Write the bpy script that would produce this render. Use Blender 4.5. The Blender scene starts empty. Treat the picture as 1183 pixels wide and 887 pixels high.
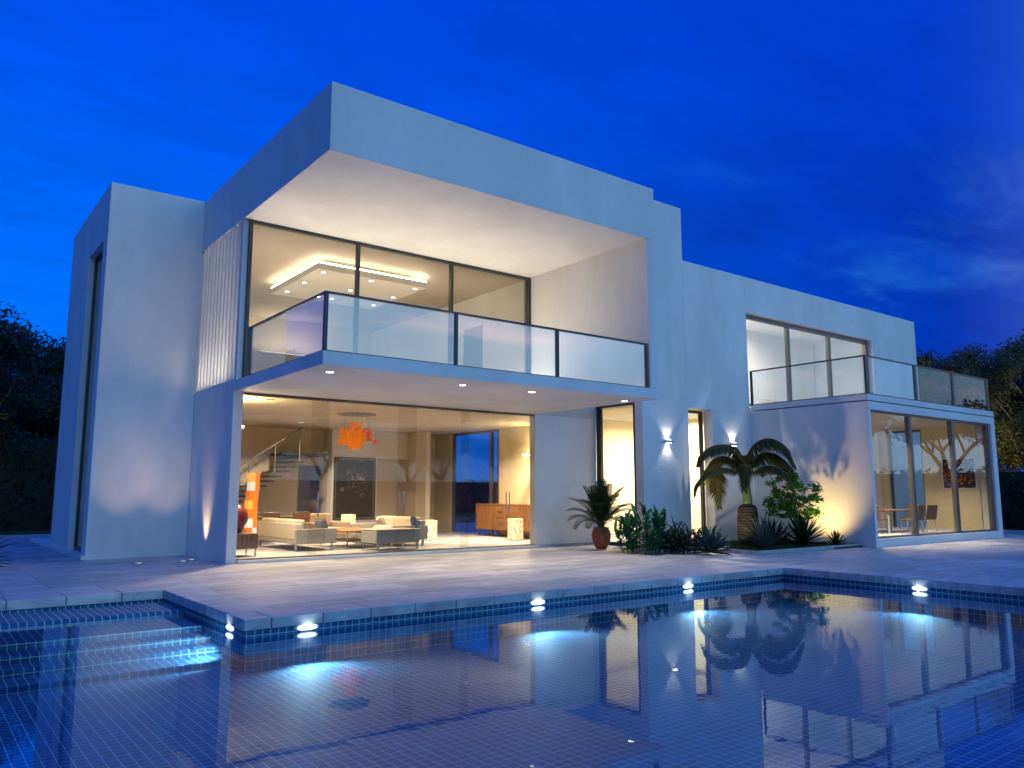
import bpy, math, random
from mathutils import Vector, Matrix
C = bpy.context.scene.collection
sc = bpy.context.scene
R = math.radians
PI = math.pi

# ------------------------------------------------------------------ camera
cam = bpy.data.cameras.new("camera")
cam.sensor_fit = 'HORIZONTAL'; cam.sensor_width = 36.0
cam.lens = 913.5 / 1183 * 36.0
cam.clip_start = 0.05; cam.clip_end = 3000
camo = bpy.data.objects.new("camera", cam); C.objects.link(camo)
camo.location = (0, 0, 1.1)
yaw, pitch, roll = R(37.43), R(7.85), R(0.04)
fw = Vector((math.sin(yaw)*math.cos(pitch), math.cos(yaw)*math.cos(pitch), math.sin(pitch)))
camo.rotation_euler = (fw.to_track_quat('-Z', 'Y')).to_euler()
sc.camera = camo

# ------------------------------------------------------------------ exposure
sc.view_settings.view_transform = 'Standard'
sc.view_settings.look = 'None'
sc.view_settings.exposure = 0.0
sc.view_settings.gamma = 1.0
sc.render.engine = 'CYCLES'
sc.cycles.use_denoising = True
sc.cycles.max_bounces = 10
sc.cycles.diffuse_bounces = 4
sc.cycles.glossy_bounces = 4
sc.cycles.transparent_max_bounces = 24
sc.cycles.transmission_bounces = 6
sc.cycles.caustics_reflective = False
sc.cycles.caustics_refractive = False
sc.cycles.sample_clamp_indirect = 3.0

# ------------------------------------------------------------------ dusk sky
W = bpy.data.worlds.new("World"); sc.world = W; W.use_nodes = True
nt = W.node_tree; N = nt.nodes; L = nt.links; N.clear()
def nd(t, **k):
    n = N.new(t)
    for a, b in k.items(): setattr(n, a, b)
    return n
def setin(n, i, v):
    if hasattr(v, 'links') or isinstance(v, bpy.types.NodeSocket): L.new(v, n.inputs[i])
    else: n.inputs[i].default_value = v
def mth(op, a, b=None, c=None, clamp=False):
    n = nd('ShaderNodeMath', operation=op, use_clamp=clamp)
    setin(n, 0, a)
    if b is not None: setin(n, 1, b)
    if c is not None: setin(n, 2, c)
    return n.outputs[0]
def mixc(f, a, b, bt='MIX'):
    n = nd('ShaderNodeMix', data_type='RGBA', blend_type=bt)
    setin(n, 0, f)
    for i, v in ((6, a), (7, b)):
        if isinstance(v, tuple): n.inputs[i].default_value = (*v, 1)
        else: L.new(v, n.inputs[i])
    return n.outputs[2]
def mrange(v, a, b, c=0.0, d=1.0):
    n = nd('ShaderNodeMapRange', interpolation_type='SMOOTHSTEP')
    setin(n, 0, v); n.inputs[1].default_value = a; n.inputs[2].default_value = b
    n.inputs[3].default_value = c; n.inputs[4].default_value = d
    return n.outputs[0]
tc = nd('ShaderNodeTexCoord')
sp = nd('ShaderNodeSeparateXYZ'); L.new(tc.outputs['Generated'], sp.inputs[0])
dx, dy, dz = sp.outputs
# how far a direction lies behind the photographer (afterglow side) and how far to the right
back = mrange(mth('ADD', mth('MULTIPLY', dx, 0.42), mth('MULTIPLY', dy, -0.90)), 0.0, 0.80)
right = mrange(mth('ADD', mth('MULTIPLY', dx, 0.794), mth('MULTIPLY', dy, -0.607)), -0.55, 0.62)
up = mrange(dz, 0.0, 0.62)
azure = mixc(right, (0.0, 0.19, 1.05), (0.0, 0.022, 0.36))
deep = mixc(right, (0.0, 0.062, 0.78), (0.0, 0.042, 0.60))
front = mixc(up, azure, deep)
front = mixc(mrange(dx, -0.05, -0.75), front, mixc(0.62, front, (0.005, 0.03, 0.10)))
glow = mixc(mrange(dz, 0.02, 0.45), (0.56, 0.90, 1.28), (0.14, 0.62, 1.20))
# clouds: noise on the sky plane
zz = mth('MAXIMUM', mth('ADD', dz, 0.10), 0.05)
cb = nd('ShaderNodeCombineXYZ')
L.new(mth('DIVIDE', dx, zz), cb.inputs[0]); L.new(mth('DIVIDE', dy, zz), cb.inputs[1])
mp = nd('ShaderNodeMapping'); L.new(cb.outputs[0], mp.inputs[0])
mp.inputs['Rotation'].default_value = (0, 0, R(25)); mp.inputs['Scale'].default_value = (0.8, 1.5, 1)
n1 = nd('ShaderNodeTexNoise'); L.new(mp.outputs[0], n1.inputs['Vector'])
n1.inputs['Scale'].default_value = 1.3; n1.inputs['Detail'].default_value = 9; n1.inputs['Roughness'].default_value = 0.6
n1.inputs['Distortion'].default_value = 0.5
n2 = nd('ShaderNodeTexNoise'); L.new(mp.outputs[0], n2.inputs['Vector'])
n2.inputs['Scale'].default_value = 0.55; n2.inputs['Detail'].default_value = 6
wisp = mrange(n1.outputs[0], 0.50, 0.78)
dark = mrange(n2.outputs[0], 0.48, 0.72)
low = mrange(dz, 0.62, 0.12)
n4 = nd('ShaderNodeTexNoise'); L.new(mp.outputs[0], n4.inputs['Vector'])
n4.inputs['Scale'].default_value = 3.2; n4.inputs['Detail'].default_value = 8; n4.inputs['Roughness'].default_value = 0.65
mott = mrange(n4.outputs[0], 0.3, 0.7, 0.92, 1.12)
cm = nd('ShaderNodeCombineColor'); L.new(mott, cm.inputs[0]); L.new(mott, cm.inputs[1]); L.new(mott, cm.inputs[2])
front = mixc(1.0, front, cm.outputs[0], 'MULTIPLY')
f1 = mixc(mth('MULTIPLY', dark, mth('MULTIPLY', mth('MULTIPLY', right, low), 0.80)), front, (0.002, 0.014, 0.15))
f2 = mixc(mth('MULTIPLY', wisp, mth('MULTIPLY', mth('ADD', mth('MULTIPLY', low, 0.45), 0.06), mth('ADD', right, 0.3))), f1, (0.02, 0.20, 0.74))
g2 = mixc(mth('MULTIPLY', wisp, 0.8), glow, (1.5, 1.2, 1.5))
g2 = mixc(mth('MULTIPLY', dark, 0.45), g2, (0.20, 0.26, 0.62))
skyc = mixc(back, f2, g2)
bg = nd('ShaderNodeBackground'); L.new(skyc, bg.inputs[0]); bg.inputs[1].default_value = 1.0
# a thin share of physical twilight sky
sky = nd('ShaderNodeTexSky', sky_type='NISHITA'); sky.sun_disc = False
sky.sun_elevation = R(-2.0); sky.sun_rotation = R(195)
bg2 = nd('ShaderNodeBackground'); L.new(mixc(1.0, sky.outputs[0], (0.0, 0.45, 1.0), 'MULTIPLY'), bg2.inputs[0]); bg2.inputs[1].default_value = 0.05
ad = nd('ShaderNodeAddShader'); L.new(bg.outputs[0], ad.inputs[0]); L.new(bg2.outputs[0], ad.inputs[1])
wo = nd('ShaderNodeOutputWorld'); L.new(ad.outputs[0], wo.inputs[0])

# ------------------------------------------------------------------ materials
def newmat(name):
    global nt, N, L
    m = bpy.data.materials.new(name); m.use_nodes = True
    nt = m.node_tree; N = nt.nodes; L = nt.links; N.clear()
    out = nd('ShaderNodeOutputMaterial')
    return m, out
def pbsdf(col=(0.5,)*3, rough=0.5, metal=0.0, spec=0.5):
    b = nd('ShaderNodeBsdfPrincipled')
    if isinstance(col, tuple): b.inputs['Base Color'].default_value = (*col, 1)
    else: L.new(col, b.inputs['Base Color'])
    setin(b, b.inputs.find('Roughness'), rough)
    b.inputs['Metallic'].default_value = metal
    b.inputs['Specular IOR Level'].default_value = spec
    return b
def ocoord():
    return nd('ShaderNodeTexCoord').outputs['Object']
def noise(vec, scale, detail=4, rough=0.55, stretch=None, rot=None, dist=0.0):
    if stretch or rot:
        m = nd('ShaderNodeMapping'); L.new(vec, m.inputs[0])
        if stretch: m.inputs['Scale'].default_value = stretch
        if rot: m.inputs['Rotation'].default_value = rot
        vec = m.outputs[0]
    n = nd('ShaderNodeTexNoise'); L.new(vec, n.inputs['Vector'])
    n.inputs['Scale'].default_value = scale; n.inputs['Detail'].default_value = detail
    n.inputs['Roughness'].default_value = rough; n.inputs['Distortion'].default_value = dist
    return n.outputs[0]
def bump(h, strength, dist=0.01):
    b = nd('ShaderNodeBump'); L.new(h, b.inputs['Height'])
    b.inputs['Strength'].default_value = strength; b.inputs['Distance'].default_value = dist
    return b.outputs[0]
M = {}
def simple(key, col, rough=0.5, metal=0.0, var=0.12, scale=6.0, bmp=0.0, spec=0.5, stretch=None):
    m, out = newmat(key)
    v = noise(ocoord(), scale, 5, 0.6, stretch)
    c1 = tuple(min(1, c*(1-var)) for c in col); c2 = tuple(min(1, c*(1+var)) for c in col)
    b = pbsdf(mixc(mrange(v, 0.3, 0.7), c1, c2), rough, metal, spec)
    if bmp: L.new(bump(v, bmp), b.inputs['Normal'])
    L.new(b.outputs[0], out.inputs[0]); M[key] = m
    return m
def plaster(key, col):
    m, out = newmat(key); o = ocoord()
    a = noise(o, 0.9, 6, 0.65, (1, 1, 0.35)); s = noise(o, 7, 5, 0.7, (0.6, 0.6, 2.2), dist=0.6)
    f = noise(o, 60, 4, 0.6)
    c1 = tuple(c*0.89 for c in col); c2 = tuple(min(1, c*1.04) for c in col)
    col_ = mixc(mrange(a, 0.3, 0.72), c1, c2)
    b = pbsdf(col_, 0.62, spec=0.3)
    h = mth('ADD', mth('MULTIPLY', s, 1.0), mth('MULTIPLY', f, 0.25))
    L.new(bump(h, 0.36, 0.012), b.inputs['Normal'])
    L.new(b.outputs[0], out.inputs[0]); M[key] = m
plaster('plaster', (0.80, 0.80, 0.79))
plaster('interior_paint', (0.72, 0.64, 0.50))
plaster('warm_paint', (0.78, 0.68, 0.45))
plaster('ceiling_paint', (0.70, 0.66, 0.60))
plaster('taupe_paint', (0.46, 0.42, 0.37))
simple('dark_metal', (0.055, 0.06, 0.07), 0.35, 0.6, 0.1)
simple('grey_metal', (0.16, 0.15, 0.14), 0.4, 0.5, 0.1)
simple('chrome', (0.62, 0.63, 0.65), 0.18, 1.0, 0.05)
simple('white_metal', (0.75, 0.75, 0.74), 0.35, 0.0, 0.04)
simple('cream_fabric', (0.62, 0.55, 0.43), 0.9, 0, 0.08, 40, 0.2)
simple('grey_fabric', (0.36, 0.35, 0.33), 0.9, 0, 0.08, 40, 0.2)
simple('rose_fabric', (0.50, 0.38, 0.29), 0.9, 0, 0.08, 40, 0.2)
simple('blue_fabric', (0.12, 0.14, 0.19), 0.9, 0, 0.08, 40, 0.2)
simple('terracotta', (0.30, 0.085, 0.045), 0.75, 0, 0.22, 14, 0.4)
simple('oxblood', (0.13, 0.018, 0.012), 0.3, 0, 0.2, 8)
simple('white_ceramic', (0.75, 0.73, 0.70), 0.25, 0, 0.03)
simple('black_tread', (0.012, 0.012, 0.013), 0.35, 0, 0.1)
simple('soil', (0.030, 0.022, 0.015), 0.95, 0, 0.4, 14, 0.8)
simple('bark', (0.050, 0.038, 0.028), 0.9, 0, 0.4, 12, 0.9, stretch=(1, 1, 0.25))
simple('sand_wall', (0.48, 0.47, 0.46), 0.85, 0, 0.12, 3, 0.3)
simple('kerb_stone', (0.42, 0.43, 0.43), 0.8, 0, 0.18, 9, 0.4)
def wood(key, c1, c2, axis_stretch=(2, 2, 0.25), sc_=14):
    m, out = newmat(key); v = noise(ocoord(), sc_, 6, 0.6, axis_stretch, dist=0.4)
    b = pbsdf(mixc(mrange(v, 0.3, 0.7), c1, c2), 0.42)
    L.new(b.outputs[0], out.inputs[0]); M[key] = m
wood('walnut', (0.16, 0.062, 0.022), (0.33, 0.15, 0.055))
wood('brown_wood', (0.10, 0.055, 0.038), (0.20, 0.115, 0.08))
wood('table_wood', (0.28, 0.11, 0.035), (0.46, 0.21, 0.08), (0.4, 3, 2))
def leafmat(key, c1, c2, trans=0.35, rough=0.45):
    m, out = newmat(key)
    g = nd('ShaderNodeNewGeometry')
    v = noise(ocoord(), 3.0, 3, 0.6)
    r = mth('ADD', mth('MULTIPLY', g.outputs['Random Per Island'], 0.6), mth('MULTIPLY', v, 0.5))
    col = mixc(mrange(r, 0.1, 0.95), c1, c2)
    b = pbsdf(col, rough, spec=0.4)
    t = nd('ShaderNodeBsdfTranslucent'); L.new(col, t.inputs[0])
    mx = nd('ShaderNodeMixShader'); mx.inputs[0].default_value = trans
    L.new(b.outputs[0], mx.inputs[1]); L.new(t.outputs[0], mx.inputs[2])
    L.new(mx.outputs[0], out.inputs[0]); M[key] = m
leafmat('leaf_dark', (0.010, 0.016, 0.006), (0.035, 0.050, 0.014), 0.25)
leafmat('leaf_olive', (0.055, 0.060, 0.014), (0.15, 0.145, 0.040), 0.35)
leafmat('leaf_bright', (0.030, 0.15, 0.010), (0.12, 0.38, 0.03), 0.45)
leafmat('leaf_palm', (0.045, 0.050, 0.012), (0.17, 0.145, 0.026), 0.5)
leafmat('leaf_canna', (0.012, 0.075, 0.030), (0.035, 0.19, 0.075), 0.3)
leafmat('leaf_agave', (0.020, 0.045, 0.050), (0.045, 0.085, 0.10), 0.1)
leafmat('leaf_yucca', (0.030, 0.048, 0.035), (0.10, 0.13, 0.10), 0.2)
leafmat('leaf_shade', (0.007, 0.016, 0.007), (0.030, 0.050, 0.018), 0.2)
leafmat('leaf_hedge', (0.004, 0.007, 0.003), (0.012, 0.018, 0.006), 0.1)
leafmat('red_petal', (0.20, 0.008, 0.012), (0.40, 0.03, 0.03), 0.3)
leafmat('white_petal', (0.62, 0.60, 0.45), (0.80, 0.78, 0.66), 0.3)
leafmat('green_stem', (0.09, 0.13, 0.03), (0.14, 0.19, 0.05), 0.05)
leafmat('grass_leaf', (0.02, 0.05, 0.008), (0.05, 0.11, 0.02), 0.2)
# bands of scars round the palm trunk
m, out = newmat('palm_trunk'); o = ocoord()
w = nd('ShaderNodeTexWave', wave_type='BANDS', bands_direction='Z'); L.new(o, w.inputs[0])
w.inputs['Scale'].default_value = 5.5; w.inputs['Distortion'].default_value = 3.5; w.inputs['Detail'].default_value = 4; w.inputs['Detail Scale'].default_value = 3
v = noise(o, 16, 5)
b = pbsdf(mixc(mth('MULTIPLY', w.outputs[1], v), (0.015, 0.011, 0.008), (0.13, 0.09, 0.045)), 0.9)
L.new(bump(w.outputs[1], 0.9, 0.03), b.inputs['Normal']); L.new(b.outputs[0], out.inputs[0]); M['palm_trunk'] = m
def glass(key, tint, f0, boost=1.0, haze=0.0, hazecol=(0.8, 0.87, 0.95), rough=0.0):
    m, out = newmat(key)
    lw = nd('ShaderNodeLayerWeight'); lw.inputs[0].default_value = 0.5
    fr = mth('MULTIPLY_ADD', mth('POWER', lw.outputs['Facing'], 5.0), boost*(1-f0), f0, clamp=True)
    t = nd('ShaderNodeBsdfTransparent'); t.inputs[0].default_value = (*tint, 1)
    body = t.outputs[0]
    if haze:
        df = nd('ShaderNodeBsdfDiffuse'); df.inputs[0].default_value = (*hazecol, 1)
        mh = nd('ShaderNodeMixShader'); mh.inputs[0].default_value = haze
        L.new(body, mh.inputs[1]); L.new(df.outputs[0], mh.inputs[2]); body = mh.outputs[0]
    g = nd('ShaderNodeBsdfGlossy'); g.inputs['Roughness'].default_value = rough
    mx = nd('ShaderNodeMixShader'); L.new(fr, mx.inputs[0]); L.new(body, mx.inputs[1]); L.new(g.outputs[0], mx.inputs[2])
    L.new(mx.outputs[0], out.inputs[0]); M[key] = m
glass('glass', (0.96, 0.96, 0.94), 0.07)
glass('glass_tinted', (0.94, 0.92, 0.88), 0.030)
glass('glass_mirror', (0.86, 0.86, 0.87), 0.17)
glass('balustrade_glass', (0.97, 0.99, 1.0), 0.25)
glass('terrace_glass', (0.94, 0.98, 1.0), 0.04, boost=0.6)
# water
m, out = newmat('water'); o = ocoord()
lw = nd('ShaderNodeLayerWeight'); lw.inputs[0].default_value = 0.5
h = mth('ADD', noise(o, 3.5, 3, 0.5), mth('MULTIPLY', noise(o, 14, 2, 0.5), 0.12))
bp = bump(h, 0.03, 0.02)
L.new(bp, lw.inputs['Normal'])
fr = mth('MULTIPLY_ADD', mth('POWER', lw.outputs['Facing'], 4.8), 0.92, 0.03, clamp=True)
t = nd('ShaderNodeBsdfTransparent'); t.inputs[0].default_value = (0.66, 0.82, 0.97, 1)
g = nd('ShaderNodeBsdfGlossy'); g.inputs['Roughness'].default_value = 0.0; L.new(bp, g.inputs['Normal'])
g.inputs[0].default_value = (0.74, 0.88, 1, 1)
mx = nd('ShaderNodeMixShader'); L.new(fr, mx.inputs[0]); L.new(t.outputs[0], mx.inputs[1]); L.new(g.outputs[0], mx.inputs[2])
L.new(mx.outputs[0], out.inputs[0]); M['water'] = m
# pool mosaic: lines every 72 mm along every axis that lies in the surface
m, out = newmat('pool_tile')
P = 0.0722
o = ocoord(); s3 = nd('ShaderNodeSeparateXYZ'); L.new(o, s3.inputs[0])
gn = nd('ShaderNodeNewGeometry'); n3 = nd('ShaderNodeSeparateXYZ'); L.new(gn.outputs['True Normal'], n3.inputs[0])
mask = None
offs = (0.0205, 0.011, 0.0)
for i in range(3):
    q = mth('DIVIDE', mth('ADD', s3.outputs[i], offs[i]), P)
    fx = mth('ABSOLUTE', mth('SUBTRACT', mth('FRACT', mth('ADD', q, 100.0)), 0.5))
    ln = mth('GREATER_THAN', fx, 0.463)
    ln = mth('MULTIPLY', ln, mth('LESS_THAN', mth('ABSOLUTE', n3.outputs[i]), 0.6))
    mask = ln if mask is None else mth('MAXIMUM', mask, ln)
vs = nd('ShaderNodeVectorMath', operation='SNAP'); L.new(o, vs.inputs[0]); vs.inputs[1].default_value = (P, P, P)
wn = nd('ShaderNodeTexWhiteNoise', noise_dimensions='3D'); L.new(vs.outputs[0], wn.inputs[0])
tile = mixc(wn.outputs[0], (0.010, 0.078, 0.18), (0.028, 0.140, 0.29))
col = mixc(mask, tile, (0.52, 0.70, 0.70))
b = pbsdf(col, 0.7, spec=0.2); L.new(bump(mth('SUBTRACT', 1.0, mask), 0.3, 0.002), b.inputs['Normal'])
L.new(b.outputs[0], out.inputs[0]); M['pool_tile'] = m
# stone paving and coping
def paving(key, joints=True):
    m, out = newmat(key); o = ocoord()
    big = noise(o, 0.55, 5, 0.6); cloudy = noise(o, 2.6, 8, 0.66, (0.55, 2.4, 1), (0, 0, R(-30)), dist=1.2)
    fine = noise(o, 34, 5, 0.7)
    c = mixc(mrange(cloudy, 0.30, 0.70), (0.29, 0.295, 0.335), (0.66, 0.66, 0.71))
    c = mixc(mth('MULTIPLY', mrange(big, 0.35, 0.7), 0.4), c, (0.42, 0.405, 0.42))
    spots = mrange(noise(o, 11, 6, 0.75, dist=0.8), 0.60, 0.74)
    c = mixc(mth('MULTIPLY', spots, 0.35), c, (0.20, 0.19, 0.20))
    hh = mth('MULTIPLY', fine, 0.5)
    if joints:
        mp = nd('ShaderNodeMapping'); L.new(o, mp.inputs[0]); mp.inputs['Rotation'].default_value = (0, 0, 0)
        br = nd('ShaderNodeTexBrick'); L.new(mp.outputs[0], br.inputs[0])
        br.inputs['Scale'].default_value = 1.0; br.inputs['Mortar Size'].default_value = 0.006
        br.inputs['Brick Width'].default_value = 0.98; br.inputs['Row Height'].default_value = 0.49
        br.inputs['Color1'].default_value = (0.80, 0.80, 0.80, 1); br.inputs['Color2'].default_value = (1.12, 1.12, 1.12, 1)
        br.inputs['Mortar'].default_value = (0.34, 0.34, 0.34, 1); br.inputs['Mortar Smooth'].default_value = 0.2
        c = mixc(1.0, c, br.outputs[0], 'MULTIPLY')
        hh = mth('ADD', hh, mth('SUBTRACT', 1.0, br.outputs[1]))
    rgh = mrange(cloudy, 0.3, 0.8, 0.42, 0.65)
    b = pbsdf(c, rgh, spec=0.4); L.new(bump(hh, 0.25, 0.004), b.inputs['Normal'])
    L.new(b.outputs[0], out.inputs[0]); M[key] = m
paving('paving'); paving('coping_stone', False)
paving('indoor_floor')
m, out = newmat('grass_ground'); v = noise(ocoord(), 2.5, 8, 0.7)
b = pbsdf(mixc(v, (0.01, 0.015, 0.006), (0.035, 0.05, 0.015)), 0.95); L.new(b.outputs[0], out.inputs[0]); M['grass_ground'] = m
def emit(key, col, s, base=None):
    m, out = newmat(key); e = nd('ShaderNodeEmission'); e.inputs[0].default_value = (*col, 1); e.inputs[1].default_value = s
    L.new(e.outputs[0], out.inputs[0]); M[key] = m
emit('lamp_white', (1.0, 0.93, 0.80), 6)
emit('led_strip', (1.0, 0.86, 0.62), 30)
emit('spot_lens', (1.0, 0.9, 0.75), 0.9)
emit('soffit_strip', (1.0, 0.85, 0.64), 88)
emit('pool_lamp', (0.82, 1.0, 0.98), 3.4)
emit('sconce_lens', (1.0, 0.96, 0.88), 12)
def glowing(key, col, e, var=0.2, scale=8):
    m, out = newmat(key); v = noise(ocoord(), scale, 4)
    c = mixc(v, tuple(x*(1-var) for x in col), tuple(min(1, x*(1+var)) for x in col))
    b = pbsdf(c, 0.6); L.new(c, b.inputs['Emission Color']); b.inputs['Emission Strength'].default_value = e
    L.new(b.outputs[0], out.inputs[0]); M[key] = m
glowing('orange_shade', (0.85, 0.22, 0.015), 0.42, 0.35, 12)
glowing('deep_orange', (0.70, 0.12, 0.008), 0.22)
glowing('yellow_shade', (0.9, 0.42, 0.06), 0.7)
glowing('white_shade', (0.85, 0.80, 0.78), 0.6)
# mosaic lamp paper, lit from inside
m, out = newmat('mosaic_shade'); vo = nd('ShaderNodeTexVoronoi'); L.new(ocoord(), vo.inputs[0]); vo.inputs['Scale'].default_value = 34
sp = nd('ShaderNodeSeparateColor'); L.new(vo.outputs['Color'], sp.inputs[0])
rp = nd('ShaderNodeValToRGB'); L.new(sp.outputs[0], rp.inputs[0]); rp.color_ramp.interpolation = 'CONSTANT'
els = rp.color_ramp.elements; els[0].position = 0; els[0].color = (1, 0.92, 0.62, 1); els[1].position = 0.38; els[1].color = (0.95, 0.62, 0.16, 1)
for p_, c_ in ((0.6, (1, 0.85, 0.4, 1)), (0.74, (0.75, 0.2, 0.08, 1)), (0.82, (1, 0.97, 0.85, 1)), (0.93, (0.35, 0.45, 0.5, 1))):
    e_ = els.new(p_); e_.color = c_
b = pbsdf(rp.outputs[0], 0.6); L.new(rp.outputs[0], b.inputs['Emission Color']); b.inputs['Emission Strength'].default_value = 0.85
L.new(b.outputs[0], out.inputs[0]); M['mosaic_shade'] = m
# painting in the annex
m, out = newmat('painting'); vo = nd('ShaderNodeTexVoronoi'); L.new(ocoord(), vo.inputs[0]); vo.inputs['Scale'].default_value = 11
v = noise(ocoord(), 5, 4); zsp = nd('ShaderNodeSeparateXYZ'); L.new(ocoord(), zsp.inputs[0])
c = mixc(mrange(vo.outputs[0], 0.15, 0.55), (0.50, 0.15, 0.03), (0.02, 0.012, 0.015))
c = mixc(mrange(mth('ADD', v, mth('MULTIPLY', zsp.outputs[2], -0.45)), 0.42, 0.62), c, (0.10, 0.13, 0.28))
b = pbsdf(c, 0.5); L.new(b.outputs[0], out.inputs[0]); M['painting'] = m
m, out = newmat('chalkboard'); v = noise(ocoord(), 3, 6, 0.7)
b = pbsdf(mixc(v, (0.004, 0.004, 0.005), (0.018, 0.017, 0.016)), 0.5); L.new(b.outputs[0], out.inputs[0]); M['chalkboard'] = m
simple('chalk', (0.42, 0.38, 0.30), 0.9, 0, 0.4, 30)

# ------------------------------------------------------------------ mesh helpers
def origin(p):
    return Matrix.Identity(4) if p is None else WM[p.name]
WM = {}
class MB:
    def __init__(s): s.v = []; s.f = []; s.mi = []; s.m = 0
    def quad(s, *ps):
        i = len(s.v); s.v += [tuple(p) for p in ps]; s.f.append(tuple(range(i, i+len(ps)))); s.mi.append(s.m)
    def box(s, x0, x1, y0, y1, z0, z1, mat=None):
        i = len(s.v)
        pts = [(x0,y0,z0),(x1,y0,z0),(x1,y1,z0),(x0,y1,z0),(x0,y0,z1),(x1,y0,z1),(x1,y1,z1),(x0,y1,z1)]
        if mat: pts = [tuple(mat @ Vector(p)) for p in pts]
        s.v += pts
        for f in ((0,3,2,1),(4,5,6,7),(0,1,5,4),(1,2,6,5),(2,3,7,6),(3,0,4,7)):
            s.f.append(tuple(i+k for k in f)); s.mi.append(s.m)
        return s
    def tube(s, pts, rad, n=6, cap=True):
        pts = [Vector(p) for p in pts]
        if not isinstance(rad, (list, tuple)): rad = [rad]*len(pts)
        rings = []
        for k, p in enumerate(pts):
            d = (pts[min(k+1, len(pts)-1)] - pts[max(k-1, 0)])
            if d.length < 1e-9: d = Vector((0, 0, 1))
            d.normalize()
            a = d.orthogonal() if abs(d.z) > 0.95 else d.cross(Vector((0, 0, 1)))
            a.normalize(); b = d.cross(a)
            i = len(s.v)
            s.v += [tuple(p + (a*math.cos(2*PI*j/n) + b*math.sin(2*PI*j/n))*rad[k]) for j in range(n)]
            rings.append(i)
        for a, b in zip(rings, rings[1:]):
            for j in range(n):
                s.f.append((a+j, a+(j+1) % n, b+(j+1) % n, b+j)); s.mi.append(s.m)
        if cap:
            s.f.append(tuple(rings[0]+j for j in reversed(range(n)))); s.mi.append(s.m)
            s.f.append(tuple(rings[-1]+j for j in range(n))); s.mi.append(s.m)
        return s
    def lathe(s, prof, n=20, c=(0, 0)):
        rings = []
        for r, z in prof:
            rings.append(len(s.v)); s.v += [(c[0]+r*math.cos(2*PI*j/n), c[1]+r*math.sin(2*PI*j/n), z) for j in range(n)]
        for a, b in zip(rings, rings[1:]):
            for j in range(n):
                s.f.append((a+j, a+(j+1) % n, b+(j+1) % n, b+j)); s.mi.append(s.m)
        s.f.append(tuple(rings[0]+j for j in reversed(range(n)))); s.mi.append(s.m)
        s.f.append(tuple(rings[-1]+j for j in range(n))); s.mi.append(s.m)
        return s
    def build(s, name, mat, parent=None, bevel=0.0, smooth=False, world=False):
        me = bpy.data.meshes.new(name)
        vs = s.v
        if world and parent is not None:
            inv = WM[parent.name].inverted(); vs = [tuple(inv @ Vector(p)) for p in vs]
        me.from_pydata(vs, [], s.f); me.update()
        mats = mat if isinstance(mat, (list, tuple)) else [mat]
        for k in mats: me.materials.append(M[k])
        if len(mats) > 1: me.polygons.foreach_set('material_index', s.mi)
        if smooth: me.polygons.foreach_set('use_smooth', [True]*len(me.polygons))
        o = bpy.data.objects.new(name, me); C.objects.link(o)
        if parent is not None: o.parent = parent; WM[o.name] = WM[parent.name]
        else: WM[o.name] = Matrix.Identity(4)
        if bevel:
            bv = o.modifiers.new('bevel', 'BEVEL'); bv.width = bevel; bv.segments = 2; bv.limit_method = 'ANGLE'
        return o
def thing(name, label, cat, loc=(0, 0, 0), rz=0.0, group=None, scale=1.0):
    o = bpy.data.objects.new(name, None); C.objects.link(o)
    o.location = loc; o.rotation_euler = (0, 0, rz); o.scale = (scale,)*3
    o['label'] = label; o['category'] = cat; o['kind'] = 'thing'
    if group: o['group'] = group
    WM[o.name] = Matrix.Translation(loc) @ Matrix.Rotation(rz, 4, 'Z') @ Matrix.Scale(scale, 4)
    return o
def tag(o, label, cat, group=None):
    o['label'] = label; o['category'] = cat; o['kind'] = 'thing'
    if group: o['group'] = group
    return o
def struct(o, label=None):
    o['kind'] = 'structure'
    if label: o['label'] = label
    return o
def stuff(o, label, cat):
    o['kind'] = 'stuff'; o['label'] = label; o['category'] = cat; return o
def dup(root, loc, rz=0.0, label=None, scale=None):
    r = root.copy(); C.objects.link(r); r.location = loc; r.rotation_euler = (0, 0, rz)
    if scale: r.scale = (scale,)*3
    if label: r['label'] = label
    for ch in root.children:
        c = ch.copy(); C.objects.link(c); c.parent = r
        for g_ in ch.children:
            d = g_.copy(); C.objects.link(d); d.parent = c
    return r
def bx(x0, x1, y0, y1, z0, z1): return MB().box(x0, x1, y0, y1, z0, z1)
def lamp(kind, name, loc, power, col, parent=None, size=0.2, aim=None, spot=60, blend=0.6, rad=0.05, sy=None):
    l = bpy.data.lights.new(name, kind); l.energy = power; l.color = col
    if kind == 'AREA':
        l.shape = 'DISK' if sy is None else 'RECTANGLE'; l.size = size
        if sy: l.size_y = sy
    else: l.shadow_soft_size = rad
    if kind == 'SPOT': l.spot_size = R(spot); l.spot_blend = blend
    o = bpy.data.objects.new(name, l); C.objects.link(o)
    if parent is not None:
        inv = WM[parent.name].inverted(); o.parent = parent
        loc = inv @ Vector(loc)
        if aim is not None: aim = inv @ Vector(aim)
    o.location = loc
    if aim is not None: o.rotation_euler = (Vector(aim)-Vector(loc)).to_track_quat('-Z', 'Y').to_euler()
    return o
AMBER = (1.0, 0.66, 0.34); WARM = (1.0, 0.80, 0.54); WARMW = (1.0, 0.87, 0.68); YEL = (1.0, 0.74, 0.30)

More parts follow.
